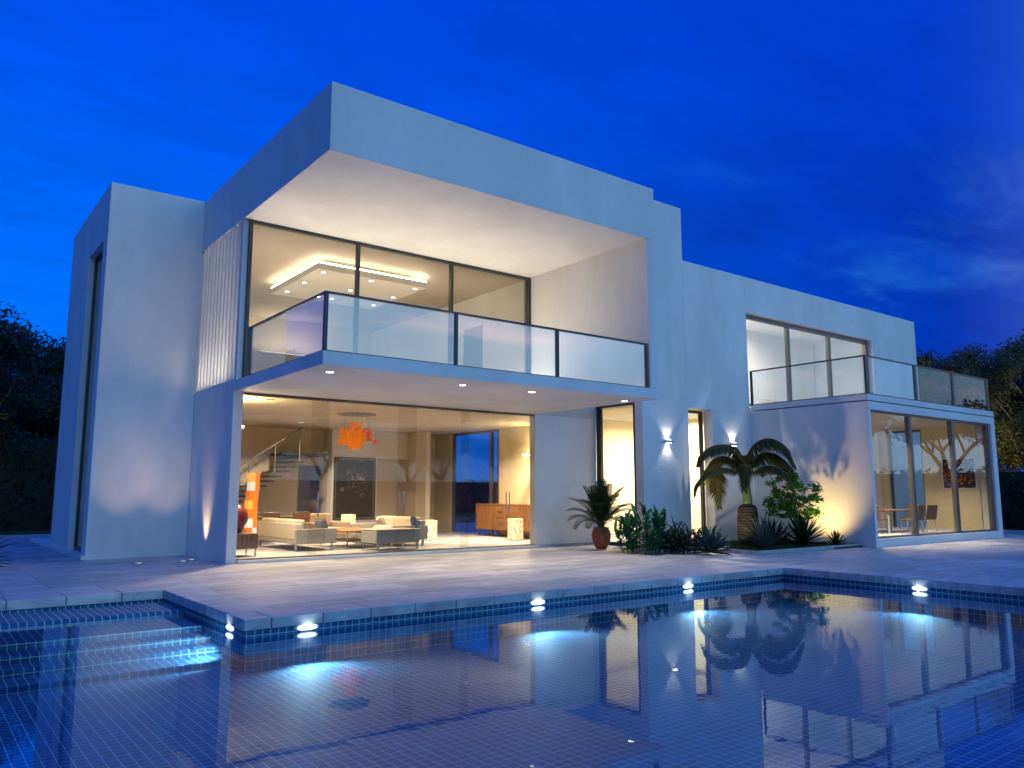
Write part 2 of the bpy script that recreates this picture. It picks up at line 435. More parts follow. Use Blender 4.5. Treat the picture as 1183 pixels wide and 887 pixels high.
# ------------------------------------------------------------------ ground, terrace, pool
WZ = -0.153; FZ = -0.44
def sheet(name, xs, ys, skip, z, mat, thick=None):
    mb = MB()
    for x0, x1 in zip(xs, xs[1:]):
        for y0, y1 in zip(ys, ys[1:]):
            if skip((x0+x1)/2, (y0+y1)/2): continue
            mb.quad((x0, y0, z), (x1, y0, z), (x1, y1, z), (x0, y1, z))
    return struct(mb.build(name, mat))
def in_pool(x, y): return (-7 < x < 10.52 and 0.9 < y < 7.1) or (-7 < x < 2.5 and 7.09 < y < 9.8)
sheet('ground', [-900, -7.3, 2.8, 10.9, 900], [-900, 0.6, 7.4, 10.1, 900], in_pool, -0.06, 'grass_ground')
TX0, TX1, TY0, TY1 = -12, 23.9, -6, 25.0
CW = 0.40
def in_cop(x, y): return (-7-CW < x < 10.52+CW and 0.9-CW < y < 7.1+CW) or (-7-CW < x < 2.5+CW and 7.0 < y < 9.8+CW)
sheet('terrace', [TX0, -7-CW, 2.5+CW, 10.52+CW, TX1], [TY0, 0.9-CW, 7.1+CW, 9.8+CW, TY1], in_cop, 0.0, 'paving')
# coping stones round the pool, cut with open joints
mb = MB(); rnd = random.Random(3)
def coprun(a0, a1, c0, c1, axis, step, start):
    t = start
    while t < a1:
        p, q_ = max(t, a0), min(t+step, a1)
        if q_-p > 0.02:
            g_ = 0.004
            dz_ = rnd.uniform(-0.0015, 0.0015)
            if axis == 'x': mb.box(p+g_, q_-g_, c0, c1, -0.095, 0.002+dz_)
            else: mb.box(c0, c1, p+g_, q_-g_, -0.095, 0.002+dz_)
        t += step
coprun(2.47, 10.50, 7.08, 7.1+CW, 'x', 0.492, 2.72-0.492)
coprun(-7-CW, 2.48, 9.78, 9.8+CW, 'x', 0.545, 0.95-0.545*16)
coprun(7.1+CW, 9.8+CW, 2.48, 2.5+CW, 'y', 1.02, 7.1+CW-0.35)
coprun(0.9-CW, 7.1+CW, 10.50, 10.52+CW, 'y', 0.54, 0.9-CW-0.2)
coprun(-7-CW, 10.50, 0.9-CW, 0.92, 'x', 0.5, -7-CW)
coprun(0.92, 9.78, -7-CW, -6.98, 'y', 0.5, 0.92)
struct(mb.build('pool_coping', 'coping_stone', bevel=0.006))
# pool shell
mb = MB()
def wallq(x0, y0, x1, y1, z0, z1): mb.quad((x0, y0, z0), (x1, y1, z0), (x1, y1, z1), (x0, y0, z1))
mb.quad((-7, 0.9, FZ), (10.52, 0.9, FZ), (10.52, 7.4, FZ), (-7, 7.4, FZ))
T = -0.093
wallq(2.5, 7.1, 10.52, 7.1, FZ, T); wallq(10.52, 7.1, 10.52, 0.9, FZ, T); wallq(10.52, 0.9, -7, 0.9, FZ, T)
wallq(-7, 0.9, -7, 9.8, FZ, T); wallq(-7, 9.8, 2.5, 9.8, FZ, T); wallq(2.5, 9.8, 2.5, 7.1, FZ, T)
struct(mb.build('pool_basin', 'pool_tile'))
mb = MB()
for y0, y1, z in ((8.35, 9.0, -0.205), (8.06, 8.35, -0.265), (7.76, 8.06, -0.325), (7.40, 7.76, -0.383)):
    mb.box(-6.99, 2.497, y0, 9.0 if z > -0.25 else y0+(y1-y0), FZ-0.05, z)
struct(mb.build('pool_steps', 'pool_tile', bevel=0.01))
# rounded tiled ledge along the back of the step bay
mb = MB()
prof = [(9.79, -0.13)] + [(9.06-0.06*math.sin(a), -0.19+0.06*math.cos(a)) for a in [i*PI/2/6 for i in range(7)]] + [(9.0, FZ)]
for (a, za), (b, zb) in zip(prof, prof[1:]):
    mb.quad((-6.99, a, za), (-6.99, b, zb), (2.497, b, zb), (2.497, a, za))
struct(mb.build('pool_ledge', 'pool_tile'))
mb = MB()
mb.quad((-7, 0.9, WZ), (10.52, 0.9, WZ), (10.52, 7.1, WZ), (-7, 7.1, WZ))
mb.quad((-7, 7.1, WZ), (2.5, 7.1, WZ), (2.5, 9.8, WZ), (-7, 9.8, WZ))
struct(mb.build('pool_water', 'water'))
# kerb at the far right end of the terrace and on the left
k = bx(23.9, 24.1, -6, 25, -0.05, 0.10).build('terrace_kerb', 'kerb_stone', bevel=0.01); struct(k)

# pool lamps
def pool_lamp(loc, nrm, label, aim2):
    t = thing('pool_lamp', label, 'pool lamp', loc, group='oval lamps along the pool waterline')
    n_ = Vector(nrm); s_ = Vector((0, 0, 1)).cross(n_)
    def disc(mb, hw, hh, d0, d1, seg=20):
        i = len(mb.v)
        for d in (d0, d1):
            for j in range(seg):
                a = 2*PI*j/seg
                mb.v.append(tuple(n_*d + s_*(hw*math.copysign(abs(math.cos(a))**0.7, math.cos(a))) + Vector((0, 0, hh*math.sin(a)))))
        for j in range(seg): mb.f.append((i+j, i+(j+1) % seg, i+seg+(j+1) % seg, i+seg+j)); mb.mi.append(0)
        mb.f.append(tuple(i+seg+j for j in range(seg))); mb.mi.append(0)
        mb.f.append(tuple(i+j for j in reversed(range(seg)))); mb.mi.append(0)
        return mb
    disc(MB(), 0.115, 0.032, 0.001, 0.014).build('rim', 'white_metal', t)
    disc(MB(), 0.092, 0.021, 0.013, 0.022).build('lens', 'pool_lamp', t)
    p = Vector(loc) + n_*0.05
    q_ = Vector(loc)
    lamp('SPOT', 'floor_beam', Vector((q_.x, q_.y, WZ-0.02)) + n_*0.06, 62, (0.62, 0.93, 1.0), t, aim=q_+n_*0.75+Vector((0, 0, -0.45)) if not aim2 else q_+Vector(aim2), spot=150, blend=0.8, rad=0.03)
    lamp('SPOT', 'coping_beam', q_ + n_*0.05+Vector((0, 0, -0.02)), 1.2, (0.75, 1.0, 0.97), t, aim=q_+Vector((0, 0, 0.3)), spot=125, blend=0.8, rad=0.02)
    return t
LZ = -0.118
pool_lamp((3.06, 7.1, LZ), (0, -1, 0), 'oval pool lamp nearest the outer corner of the steps', 0)
pool_lamp((5.79, 7.1, LZ), (0, -1, 0), 'oval pool lamp under the coping in front of the living room', 0)
pool_lamp((8.35, 7.1, LZ), (0, -1, 0), 'oval pool lamp under the coping in front of the plant bed', 0)
pool_lamp((2.5, 7.48, LZ), (-1, 0, 0), 'oval pool lamp on the side wall beside the pool steps', (-1.0, 0.62, -0.22))
pool_lamp((10.52, 5.1, LZ), (-1, 0, 0), 'oval pool lamp on the right hand side wall of the pool', 0)

# ------------------------------------------------------------------ the house
H = thing('modern_house', 'white cubic two storey house with lit glass fronts behind the pool', 'house', (0, 0, 0))
def part(name, mb, mat, parent=None, bevel=0.0, **k):
    o = mb.build(name, mat, parent or H, bevel=bevel, world=True)
    return o
XL, XR, YF, YG = 4.11, 10.35, 9.32, 12.75
ZR0, ZR1 = 5.585, 6.55
# --- tower
mb = MB()
mb.box(2.50, 4.11, 14.90, 15.10, 0.0, 6.55)
mb.box(2.50, 2.68, 15.10, 15.28, 0, 6.55); mb.box(2.50, 2.68, 16.66, 18.77, 0, 6.55)
mb.box(2.50, 2.68, 15.28, 16.66, 5.58, 6.55); mb.box(2.50, 2.68, 15.28, 16.66, 0, 0.07)
mb.box(2.68, 4.11, 18.57, 18.77, 0, 6.55); mb.box(3.93, 4.11, 15.10, 18.57, 0, 6.55)
mb.box(2.68, 3.93, 15.10, 18.57, 6.35, 6.55)
part('tower', mb, 'plaster', bevel=0.006)
w = part('window', MB().box(2.60, 2.66, 15.283, 15.34, 0.073, 5.577).box(2.60, 2.66, 16.60, 16.657, 0.073, 5.577).box(2.60, 2.66, 15.34, 16.60, 5.52, 5.577).box(2.60, 2.66, 15.34, 16.60, 0.073, 0.13), 'dark_metal')
part('pane', bx(2.625, 2.637, 15.34, 16.60, 0.13, 5.52), 'glass_mirror', w)
part('plinth', bx(2.44, 2.497, 14.88, 21.4, 0.003, 0.07), 'plaster')
part('plinth', bx(2.50, 4.2, 18.775, 21.4, 0.003, 0.068), 'plaster')
# --- roof canopy and its right hand cheek, balcony slab
part('roof', bx(XL, XR, YF, 20.2, ZR0, ZR1), 'plaster', bevel=0.006)
part('side_wall', bx(10.15, XR, YF, 20.2, 2.902, ZR0-0.002), 'plaster', bevel=0.004)
part('balcony_slab', bx(XL, XR, YF, YG-0.02, 2.72, 2.90), 'plaster', bevel=0.005)
# --- walls left of the living room
part('wall', MB().box(XL, 4.27, YG-0.02, 14.898, 0, 2.90), 'plaster', bevel=0.004)
part('wall', bx(4.12, 4.27, 14.90, 19.5, 0, 2.72), 'interior_paint')
part('corner_post', bx(XL, 4.20, 12.64, 12.74, 2.90, ZR0-0.003), 'plaster', bevel=0.003)
part('wall', bx(4.113, 4.270, 14.902, 20.0, 2.901, 5.548), 'plaster')
# louvres
lv = part('louvre_screen', MB().box(4.13, 4.25, 12.74, 14.89, 2.901, 2.93), 'plaster')
for i in range(11):
    y = 12.90 + i*0.188
    o = part('slat', bx(XL+0.002, 4.27, y, y+0.028, 2.93, ZR0-0.002), 'white_metal', lv)
# floor between storeys over the living room
part('ceiling', bx(4.27, 12.10, YG-0.018, 19.5, 2.722, 2.899), 'ceiling_paint')
part('ceiling', bx(4.27, 10.15, 12.62, 20.0, 5.55, 5.583), 'taupe_paint')
# living room right wall with its garden window
part('interior_wall', bx(12.0, 12.10, 12.95, 16.22, 0, 2.72), 'warm_paint')
part('interior_wall', bx(12.0, 12.10, 18.40, 19.5, 0, 2.72), 'warm_paint')
w = part('window', MB().box(12.01, 12.08, 16.22, 16.30, 0.05, 2.70).box(12.01, 12.08, 16.56, 16.66, 0.05, 2.70).box(12.01, 12.08, 18.32, 18.40, 0.05, 2.70).box(12.01, 12.08, 16.30, 18.32, 2.66, 2.718), 'grey_metal')
part('pane', bx(12.04, 12.05, 16.30, 18.32, 0.05, 2.66), 'glass', w)
# back wall group with chalkboard panel
mb = MB()
mb.box(4.27, 7.95, 19.3, 19.5, 0, 2.72); mb.box(8.62, 12.0, 19.3, 19.5, 0, 2.72); mb.box(7.95, 8.62, 19.3, 19.5, 1.80, 2.72)
part('interior_wall', mb, 'interior_paint')
part('interior_wall', bx(7.6, 9.2, 20.3, 20.4, 0, 2.72), 'warm_paint')
part('chimney_breast', bx(8.63, 9.93, 18.82, 19.298, 0.05, 2.718), 'plaster')
part('bulkhead', bx(9.932, 10.85, 18.85, 19.298, 2.0, 2.718), 'plaster')
part('interior_wall', bx(10.87, 11.0, 17.9, 19.298, 0.05, 2.718), 'interior_paint')
# front wall right of the living room
part('wall', bx(10.42, 12.098, YG, YG+0.2, 0, 3.0), 'plaster', bevel=0.004)
part('jamb', bx(10.352, 10.42, YG-0.015, YG+0.17, 0, 2.999), 'plaster')
part('roof', bx(10.352, 12.098, YG+0.2, 19.5, 2.902, 3.0), 'plaster')
# floor of living room
part('indoor_floor', bx(4.27, 12.0, YG-0.02, 20.3, -0.03, 0.05), 'indoor_floor')
part('sill', bx(4.272, 10.35, YG-0.13, YG-0.022, 0.002, 0.045), 'white_metal')
# living glass front: frameless panes on two tracks
gw = part('glass_wall', MB().box(4.272, 10.35, YG-0.018, YG+0.09, 0.051, 0.066).box(4.272, 10.35, YG-0.018, YG+0.09, 2.68, 2.719), 'grey_metal')
edges = [(4.275, 5.78, 0), (5.48, 7.55, 1), (7.14, 8.72, 0), (8.55, 9.72, 1), (9.69, 10.348, 0)]
for a, b_, tr in edges:
    y = YG + 0.008 + tr*0.035
    pn = part('sliding_pane', bx(a, b_, y, y+0.01, 0.066, 2.68), 'glass_tinted', gw)
for xh in (5.60, 7.17, 7.26, 9.58, 9.66):
    mb = MB()
    for dy in (-0.05,):
        mb.tube([(xh, YG+dy, 0.70), (xh, YG+dy, 1.12)], 0.012, 8)
        for z in (0.78, 1.04): mb.tube([(xh, YG+dy, z), (xh, YG+0.008, z)], 0.007, 6)
    part('handle', mb, 'chrome', gw)
# upper room
mb = MB(); mb.box(4.272, 4.40, 14.9, 20.0, 2.90, 5.548)
part('interior_wall', mb, 'plaster')
mb = MB(); mb.box(4.27, 10.148, 19.6, 19.8, 2.90, 5.548); part('interior_wall', mb, 'interior_paint')
mb = MB(); mb.box(10.08, 10.148, 12.74, 14.25, 2.901, 5.548); mb.box(10.08, 10.148, 15.05, 19.6, 2.901, 5.548); mb.box(10.08, 10.148, 14.25, 15.05, 4.86, 5.548)
part('interior_wall', mb, 'plaster')
part('interior_door', bx(10.12, 10.146, 14.252, 15.048, 2.902, 4.858), 'blue_fabric')
mb = MB(); mb.box(4.21, 10.146, 12.61, 12.66, 5.50, 5.548)
fr_ = MB()
for x0, x1 in ((4.203, 4.26), (6.15, 6.21), (8.15, 8.21), (10.08, 10.147)): fr_.box(x0, x1, 12.60, 12.68, 2.903, 5.583)
for x0, x1 in ((4.26, 6.15), (6.21, 8.15), (8.21, 10.08)): fr_.box(x0, x1, 12.605, 12.675, 5.53, 5.582).box(x0, x1, 12.605, 12.675, 2.903, 2.95)
w = part('window', fr_, 'dark_metal')
for x0, x1 in ((4.26, 6.15), (6.21, 8.15), (8.21, 10.08)): part('pane', bx(x0, x1, 12.635, 12.645, 2.95, 5.53), 'glass_tinted', w)
# dropped ceiling panel with light cove
cp = part('ceiling_panel', bx(5.90, 8.28, 13.73, 16.15, 5.30, 5.42), 'plaster')
mb = MB()
mb.box(5.90, 8.28, 13.73, 13.755, 5.422, 5.445); mb.box(5.90, 8.28, 16.125, 16.15, 5.422, 5.445)
mb.box(5.90, 5.925, 13.755, 16.125, 5.422, 5.445); mb.box(8.255, 8.28, 13.755, 16.125, 5.422, 5.445)
part('led_strip', mb, 'led_strip', cp)
part('hanger', bx(6.4, 7.8, 14.2, 15.6, 5.421, 5.548), 'plaster', cp)
# --- main balcony balustrade
bl = part('balustrade', MB().box(4.125, 4.165, 9.335, 12.20, 3.655, 3.685).box(4.165, 10.13, 9.335, 9.375, 3.655, 3.685).box(4.13, 4.16, 9.37, 12.2, 2.901, 2.915).box(4.16, 10.13, 9.34, 9.37, 2.901, 2.915), 'dark_metal')
for x in (4.145, 6.145, 8.06, 10.10):
    part('post', bx(x-0.022, x+0.022, 9.33, 9.385, 2.916, 3.654), 'dark_metal', bl)
part('post', bx(4.12, 4.165, 12.11, 12.19, 2.916, 3.654), 'dark_metal', bl)
for x0, x1 in ((4.168, 6.12), (6.17, 8.035), (8.085, 10.075)): part('glass_panel', bx(x0, x1, 9.352, 9.362, 2.916, 3.654), 'balustrade_glass', bl)
part('glass_panel', bx(4.140, 4.150, 9.39, 12.10, 2.916, 3.654), 'balustrade_glass', bl)
# --- right wing
YS = 11.35
mb = MB()
mb.box(12.10, 13.50, YS, YS+0.22, 0, 7.49)
mb.box(12.10, 12.30, YS+0.222, 15.0, 3.0, 7.49); mb.box(12.30, 13.3, 14.8, 15.0, 0, 7.49); mb.box(13.3, 13.5, YS+0.222, 15.0, 3.0, 7.49)
mb.box(12.30, 13.3, YS+0.222, 14.8, 7.29, 7.49)
part('stair_block', mb, 'plaster', bevel=0.005)
mb = MB()
t_ = 0.25
mb.box(13.502, 13.55, YS, YS+t_, 0, 2.95); mb.box(13.502, 15.76, YS, YS+t_, 2.95, 6.28)
mb.box(14.35, 15.87, YS, YS+t_, 0, 2.948)
mb.box(15.76, 21.58, YS, YS+t_, 5.41, 6.28); mb.box(21.58, 24.17, YS, YS+t_, 0, 6.28)
mb.box(13.502, 24.17, 14.8, 15.0, 0, 6.28); mb.box(23.95, 24.17, YS+t_, 14.8, 0, 6.28)
part('wall', mb, 'plaster', bevel=0.004)
part('roof', bx(13.502, 23.95, YS+t_, 14.8, 6.08, 6.27), 'plaster')
part('floor_slab', bx(13.5, 23.95, YS+t_, 14.8, 2.955, 3.14), 'plaster')
part('indoor_floor', bx(12.10, 15.98, YS+0.23, 14.8, -0.03, 0.05), 'indoor_floor')
part('interior_wall', MB().box(12.30, 15.98, 14.55, 14.795, 0.05, 2.95).box(15.80, 15.98, YS+t_, 14.55, 0.05, 2.95), 'warm_paint')
part('ceiling', bx(12.32, 13.498, YS+0.23, 14.55, 2.955, 3.0), 'warm_paint')
# hall windows
w = part('window', MB().box(12.10, 12.17, 11.575, 11.62, 0.02, 3.0).box(12.10, 12.17, 12.60, 12.748, 0.02, 3.0).box(12.10, 12.17, 11.62, 12.60, 2.95, 2.998).box(12.10, 12.17, 11.62, 12.60, 0.02, 0.07), 'dark_metal')
part('pane', bx(12.13, 12.14, 11.62, 12.60, 0.07, 2.95), 'glass', w)
w = part('window', MB().box(14.27, 14.348, YS+0.252, YS+0.33, 0.05, 2.94).box(13.56, 14.27, YS+0.252, YS+0.33, 2.88, 2.94).box(13.56, 14.27, YS+0.252, YS+0.33, 0.05, 0.10), 'dark_metal')
part('pane', bx(13.56, 14.27, YS+0.285, YS+0.295, 0.10, 2.88), 'glass', w)
# upper right room
part('interior_wall', MB().box(13.6, 23.9, 14.6, 14.798, 3.141, 6.078), 'plaster')
part('partition', bx(13.52, 13.7, YS+t_, 14.6, 3.141, 6.078), 'plaster')
fr_ = MB(); y0, y1 = YS+0.13, YS+0.21
for x0, x1 in ((15.77, 15.86), (17.62, 17.74), (19.52, 19.64), (21.46, 21.575)): fr_.box(x0, x1, y0, y1, 3.16, 5.40)
for x0, x1 in ((15.86, 17.62), (17.74, 19.52), (19.64, 21.46)): fr_.box(x0, x1, y0+0.003, y1-0.003, 5.30, 5.398).box(x0, x1, y0+0.003, y1-0.003, 3.16, 3.22)
w = part('window', fr_, 'grey_metal')
for x0, x1 in ((15.86, 17.62), (17.74, 19.52), (19.64, 21.46)): part('pane', bx(x0, x1, YS+0.165, YS+0.175, 3.22, 5.30), 'glass_mirror', w)
# --- annex with dining room below the roof terrace
AX0, AX1, AY = 15.78, 21.93, 8.47
mb = MB()
mb.box(AX0, AX0+0.10, AY, YS-0.002, 0, 3.0)
mb.box(AX0+0.10, AX1-0.24, AY, AY+0.35, 2.83, 3.0)
mb.box(AX0+0.10, AX1-0.24, AY, AY+0.35, 0, 0.17)
mb.box(AX1-0.24, AX1, AY, 10.2, 0, 3.0); mb.box(AX1-0.24, AX1, 11.15, YS-0.002, 0, 3.0)
mb.box(AX1-0.24, AX1, 10.2, 11.15, 2.80, 3.0); mb.box(AX1-0.24, AX1, 10.2, 11.15, 0, 0.17)
part('annex_wall', mb, 'plaster', bevel=0.005)
part('annex_lining', MB().box(AX1-0.275, AX1-0.243, AY+0.352, 10.2, 0.17, 2.828).box(AX1-0.275, AX1-0.243, 11.15, 14.55, 0.17, 2.828), 'warm_paint')
part('terrace_slab', MB().box(AX0+0.01, AX1, AY+0.005, YS-0.002, 3.025, 3.15), 'plaster', bevel=0.004)
part('ceiling', MB().box(AX0+0.10, AX1-0.243, AY+0.35, YS+0.25, 2.83, 2.95).box(15.98, AX1-0.243, YS+0.25, 14.8, 2.83, 2.95), 'ceiling_paint')
part('indoor_floor', bx(AX0+0.10, AX1-0.243, AY+0.35, 14.8, 0.03, 0.17), 'indoor_floor')
part('interior_wall', bx(15.98, 21.66, 14.55, 14.795, 0.17, 2.83), 'warm_paint')
fr_ = MB(); y0, y1 = AY+0.06, AY+0.16
for x0, x1 in ((AX0+0.101, AX0+0.14), (17.60, 17.72), (19.65, 19.77), (21.56, 21.688)): fr_.box(x0, x1, y0, y1, 0.171, 2.829)
for x0, x1 in ((AX0+0.14, 17.60), (17.72, 19.65), (19.77, 21.56)): fr_.box(x0, x1, y0+0.003, y1-0.003, 2.79, 2.828).box(x0, x1, y0+0.003, y1-0.003, 0.172, 0.21)
w = part('window', fr_, 'grey_metal')
for x0, x1 in ((AX0+0.14, 17.60), (17.72, 19.65), (19.77, 21.56)): part('pane', bx(x0, x1, AY+0.10, AY+0.11, 0.21, 2.79), 'glass', w)
w = part('window', MB().box(21.74, 21.80, 10.202, 10.26, 0.172, 2.798).box(21.74, 21.80, 11.09, 11.148, 0.172, 2.798).box(21.74, 21.80, 10.26, 11.09, 2.74, 2.798), 'grey_metal')
part('pane', bx(21.765, 21.775, 10.26, 11.09, 0.172, 2.74), 'glass', w)
# roof terrace railing
rl = part('terrace_railing', MB().box(15.80, 15.835, AY+0.01, YS-0.003, 3.945, 3.975).box(15.835, 21.75, AY+0.01, AY+0.045, 3.945, 3.975).box(15.80, 15.835, AY+0.045, YS-0.003, 3.151, 3.17).box(15.835, 21.75, AY+0.01, AY+0.045, 3.151, 3.17), 'dark_metal')
for x in (15.86, 17.96, 19.80, 21.70): part('post', bx(x-0.055, x+0.055, AY+0.012, AY+0.052, 3.171, 3.944), 'dark_metal', rl)
part('post', bx(15.80, 15.84, YS-0.06, YS-0.01, 3.171, 3.944), 'dark_metal', rl)
part('glass_panel', bx(15.812, 15.822, AY+0.055, YS-0.065, 3.171, 3.944), 'terrace_glass', rl)
for x0, x1 in ((15.92, 17.90), (18.02, 19.74), (19.86, 21.64)): part('glass_panel', bx(x0, x1, AY+0.025, AY+0.035, 3.171, 3.944), 'terrace_glass', rl)
# staircase: a part of the house
st = part('staircase', MB().box(6.2, 6.26, 19.18, 19.28, 0.3, 0.4), 'black_tread')
for i in range(14):
    x = 7.64 - i*0.18; z = 1.98 - i*0.117
    if z < 0.1: break
    part('tread', bx(x-0.10, x+0.16, 18.15, 19.25, z-0.035, z), 'black_tread', st)
mb = MB()
for a, b_ in ((7.5, 1.98), (6.9, 1.59), (6.3, 1.20), (5.7, 0.81)): mb.tube([(a, 18.17, b_-0.1), (a, 18.17, b_+0.65)], 0.012, 6)
mb.tube([(7.55, 18.17, 2.66), (5.5, 18.17, 1.33)], 0.016, 6)
part('handrail', mb, 'grey_metal', st)
part('landing', bx(7.2, 8.4, 18.5, 19.29, 2.02, 2.06), 'black_tread', st)

# ------------------------------------------------------------------ lamps that belong to the house
def downlight(x, y, z, power, label, group, r=0.07, col=WARM, lens='lamp_white', spread=115):
    t = thing('downlight', label, 'ceiling light', (x, y, z), group=group)
    MB().lathe([(r, -0.006), (r, -0.001), (r-0.001, -0.0005)], 16).build('rim', 'chrome', t)
    MB().lathe([(r*0.68, -0.009), (r*0.68, -0.0065)], 16).build('lens', lens, t)
    if power: lamp('AREA', 'light', (x, y, z-0.02), power, col, t, r*1.6, aim=(x, y, z-1)).data.spread = R(spread)
    return t
who = ('nearest its outer corner', 'second from its outer corner', 'third from its outer corner', 'above the potted palm')
for (x, y), wl in zip(((4.45, 9.85), (6.60, 9.85), (7.95, 9.85), (10.05, 9.85)), who):
    downlight(x, y, 2.718, 18, 'small round downlight under the balcony slab, ' + wl, 'downlights under the balcony', 0.075)
i = 0
names = ('front left', 'front middle', 'front right', 'middle left', 'centre', 'middle right', 'back left', 'back middle', 'back right')
for y in (13.9, 14.83, 15.73):
    for x in (6.09, 7.10, 8.11):
        downlight(x, y, 5.298, 16 if i != 4 else 0, 'round spot in the dropped ceiling panel, ' + names[i] + ' of nine', 'spots in the dropped ceiling', 0.065); i += 1
for x, wl in ((16.6, 'nearest the stair block'), (19.6, 'over the middle of the room')):
    downlight(x, 13.1, 6.078, 150, 'added round fill light in the upper right room, ' + wl, 'added fill lights in the upper right room', 0.12, WARMW, 'spot_lens', 165)  # added lamps that brighten the upper right room
for (x, y), wl in zip(((17.2, 9.4), (19.4, 9.4)), ('over the dining table', 'between table and painting')):
    downlight(x, y, 2.828, 85, 'round ceiling light in the glazed dining annex, ' + wl, 'ceiling lights in the annex', 0.09)
for (x, y), wl in zip(((5.0, 13.5), (10.2, 15.0), (7.2, 17.4), (11.4, 14.2)), ('by the red vase', 'above the sofa', 'above the dining table', 'above the sideboard')):
    downlight(x, y, 2.72, 125, 'added round fill light in the living room ' + wl, 'added fill lights of the living room', 0.08, WARM, 'spot_lens', 140)  # lamps added to fill the living room with light, lenses kept dim
# wall washers on the rooms' side
def washer(loc, power, col, label, up=True, sx=0.5):
    t = thing('wall_lamp', label, 'wall lamp', loc)
    MB().box(-sx/2, sx/2, -0.04, 0.04, -0.05, 0.0).build('housing', 'white_metal', t, bevel=0.005)
    MB().box(-sx/2+0.01, sx/2-0.01, -0.03, 0.03, 0.001, 0.006).build('lens', 'lamp_white', t)
    lamp('AREA', 'light', (loc[0], loc[1], loc[2]+0.02), power, col, t, sx-0.04, aim=(loc[0], loc[1], loc[2]+1), sy=0.05)
washer((4.46, 13.65, 2.25), 40, YEL, 'slim white uplighter near the left end of the living room', sx=0.3)
washer((11.7, 14.6, 2.0), 16, YEL, 'slim white uplighter above the sideboard', sx=0.4)
washer((7.6, 19.2, 4.6), 18, WARMW, 'slim white uplighter at the back of the upper room', sx=1.6)
downlight(13.0, 13.0, 2.999, 150, 'round ceiling light in the hall behind the return window', 'hall ceiling lights', 0.16, (1.0, 0.82, 0.46), spread=170)
downlight(15.0, 12.8, 2.954, 420, 'round ceiling light in the hall behind the narrow window', 'hall ceiling lights', 0.16, WARMW, spread=170)
washer((17.0, 14.3, 4.9), 210, (1.0, 0.88, 0.74), 'added slim uplighter brightening the upper right room', sx=1.6)  # added lamp so the upper windows glow from inside
washer((20.0, 14.2, 2.2), 70, YEL, 'slim white uplighter at the back of the dining annex', sx=0.8)

# floor strips on the balcony that wash the soffit
for x0, x1, wl in ((4.7, 7.1, 'left'), (7.4, 9.9, 'right')):
    t = thing('floor_light', 'slim light strip in the balcony floor before the upper glass, ' + wl + ' of two', 'floor light', (x0, 12.30, 2.902), group='light strips in the balcony floor')
    MB().box(0, x1-x0, 0, 0.10, 0, 0.015).build('housing', 'dark_metal', t)
    MB().box(0.01, x1-x0-0.01, 0.01, 0.09, 0.0155, 0.018).build('lens', 'soffit_strip', t)
t = thing('floor_light', 'added hidden light strip behind the louvre screen', 'floor light', (4.44, 12.95, 2.902), group='light strips in the balcony floor')  # added strip, out of sight behind the slab, brightens the slats
MB().box(0, 0.10, 0, 1.75, 0, 0.015).build('housing', 'dark_metal', t)
MB().box(0.01, 0.09, 0.01, 1.74, 0.0155, 0.018).build('lens', 'soffit_strip', t)
# up-down wall sconces
def sconce(x, z, label):
    t = thing('wall_sconce', label, 'wall lamp', (x, YS, z), group='up and down lights on the white wall')
    MB().box(-0.05, 0.05, -0.012, -0.001, -0.04, 0.04).build('back_plate', 'chrome', t)
    MB().box(-0.085, 0.085, -0.10, -0.013, -0.03, 0.03).build('housing', 'chrome', t, bevel=0.006)
    MB().box(-0.06, 0.06, -0.085, -0.03, 0.031, 0.033).build('lens', 'sconce_lens', t)
    MB().box(-0.06, 0.06, -0.085, -0.03, -0.033, -0.031).build('lens', 'sconce_lens', t)
    for s in (1, -1):
        lamp('SPOT', 'light', (x, YS-0.055, z+0.045*s), 9, (1.0, 0.93, 0.80), t, aim=(x, YS-0.03, z+s), spot=100, blend=0.55, rad=0.02)
sconce(12.83, 2.18, 'chrome up and down lamp on the wall between the two tall windows')
sconce(15.05, 2.20, 'chrome up and down lamp on the wall behind the bottle palm')
# ground spots
def ground_spot(loc, aim, power, col, label, spot=50, blend=0.8, rad=0.03):
    t = thing('ground_spot', label, 'ground light', loc, group='round spots set in the ground')
    MB().lathe([(0.09, 0.001), (0.09, 0.012), (0.08, 0.014)], 20).build('rim', 'chrome', t)
    MB().lathe([(0.035, 0.0145), (0.035, 0.0155)], 16).build('lens', 'spot_lens', t)
    lamp('SPOT', 'light', (loc[0], loc[1], loc[2]+0.03), power, col, t, aim=aim, spot=spot, blend=blend, rad=rad)
ground_spot((3.90, 13.80, 0.0), (4.10, 13.80, 0.9), 75, AMBER, 'ground spot at the foot of the wall between tower and living room', 46, 1.0)
ground_spot((3.05, 13.60, 0.0), (3.00, 14.9, 1.40), 40, AMBER, 'ground spot in the paving in front of the tower wall', 42, 1.0)
ground_spot((3.70, 13.55, 0.0), (3.68, 14.9, 1.40), 40, AMBER, 'ground spot in the paving nearest the tower inner corner', 42, 1.0)
ground_spot((14.95, 9.45, 0.03), (15.78, 9.50, 1.02), 150, (1.0, 0.66, 0.22), 'ground spot in the bed lighting the annex wall yellow', 100, 1.0)
ground_spot((12.60, 9.80, 0.03), (14.6, 10.7, 1.9), 95, (1.0, 0.88, 0.70), 'ground spot in the bed left of the bottle palm', 80, 0.7, 0.015)

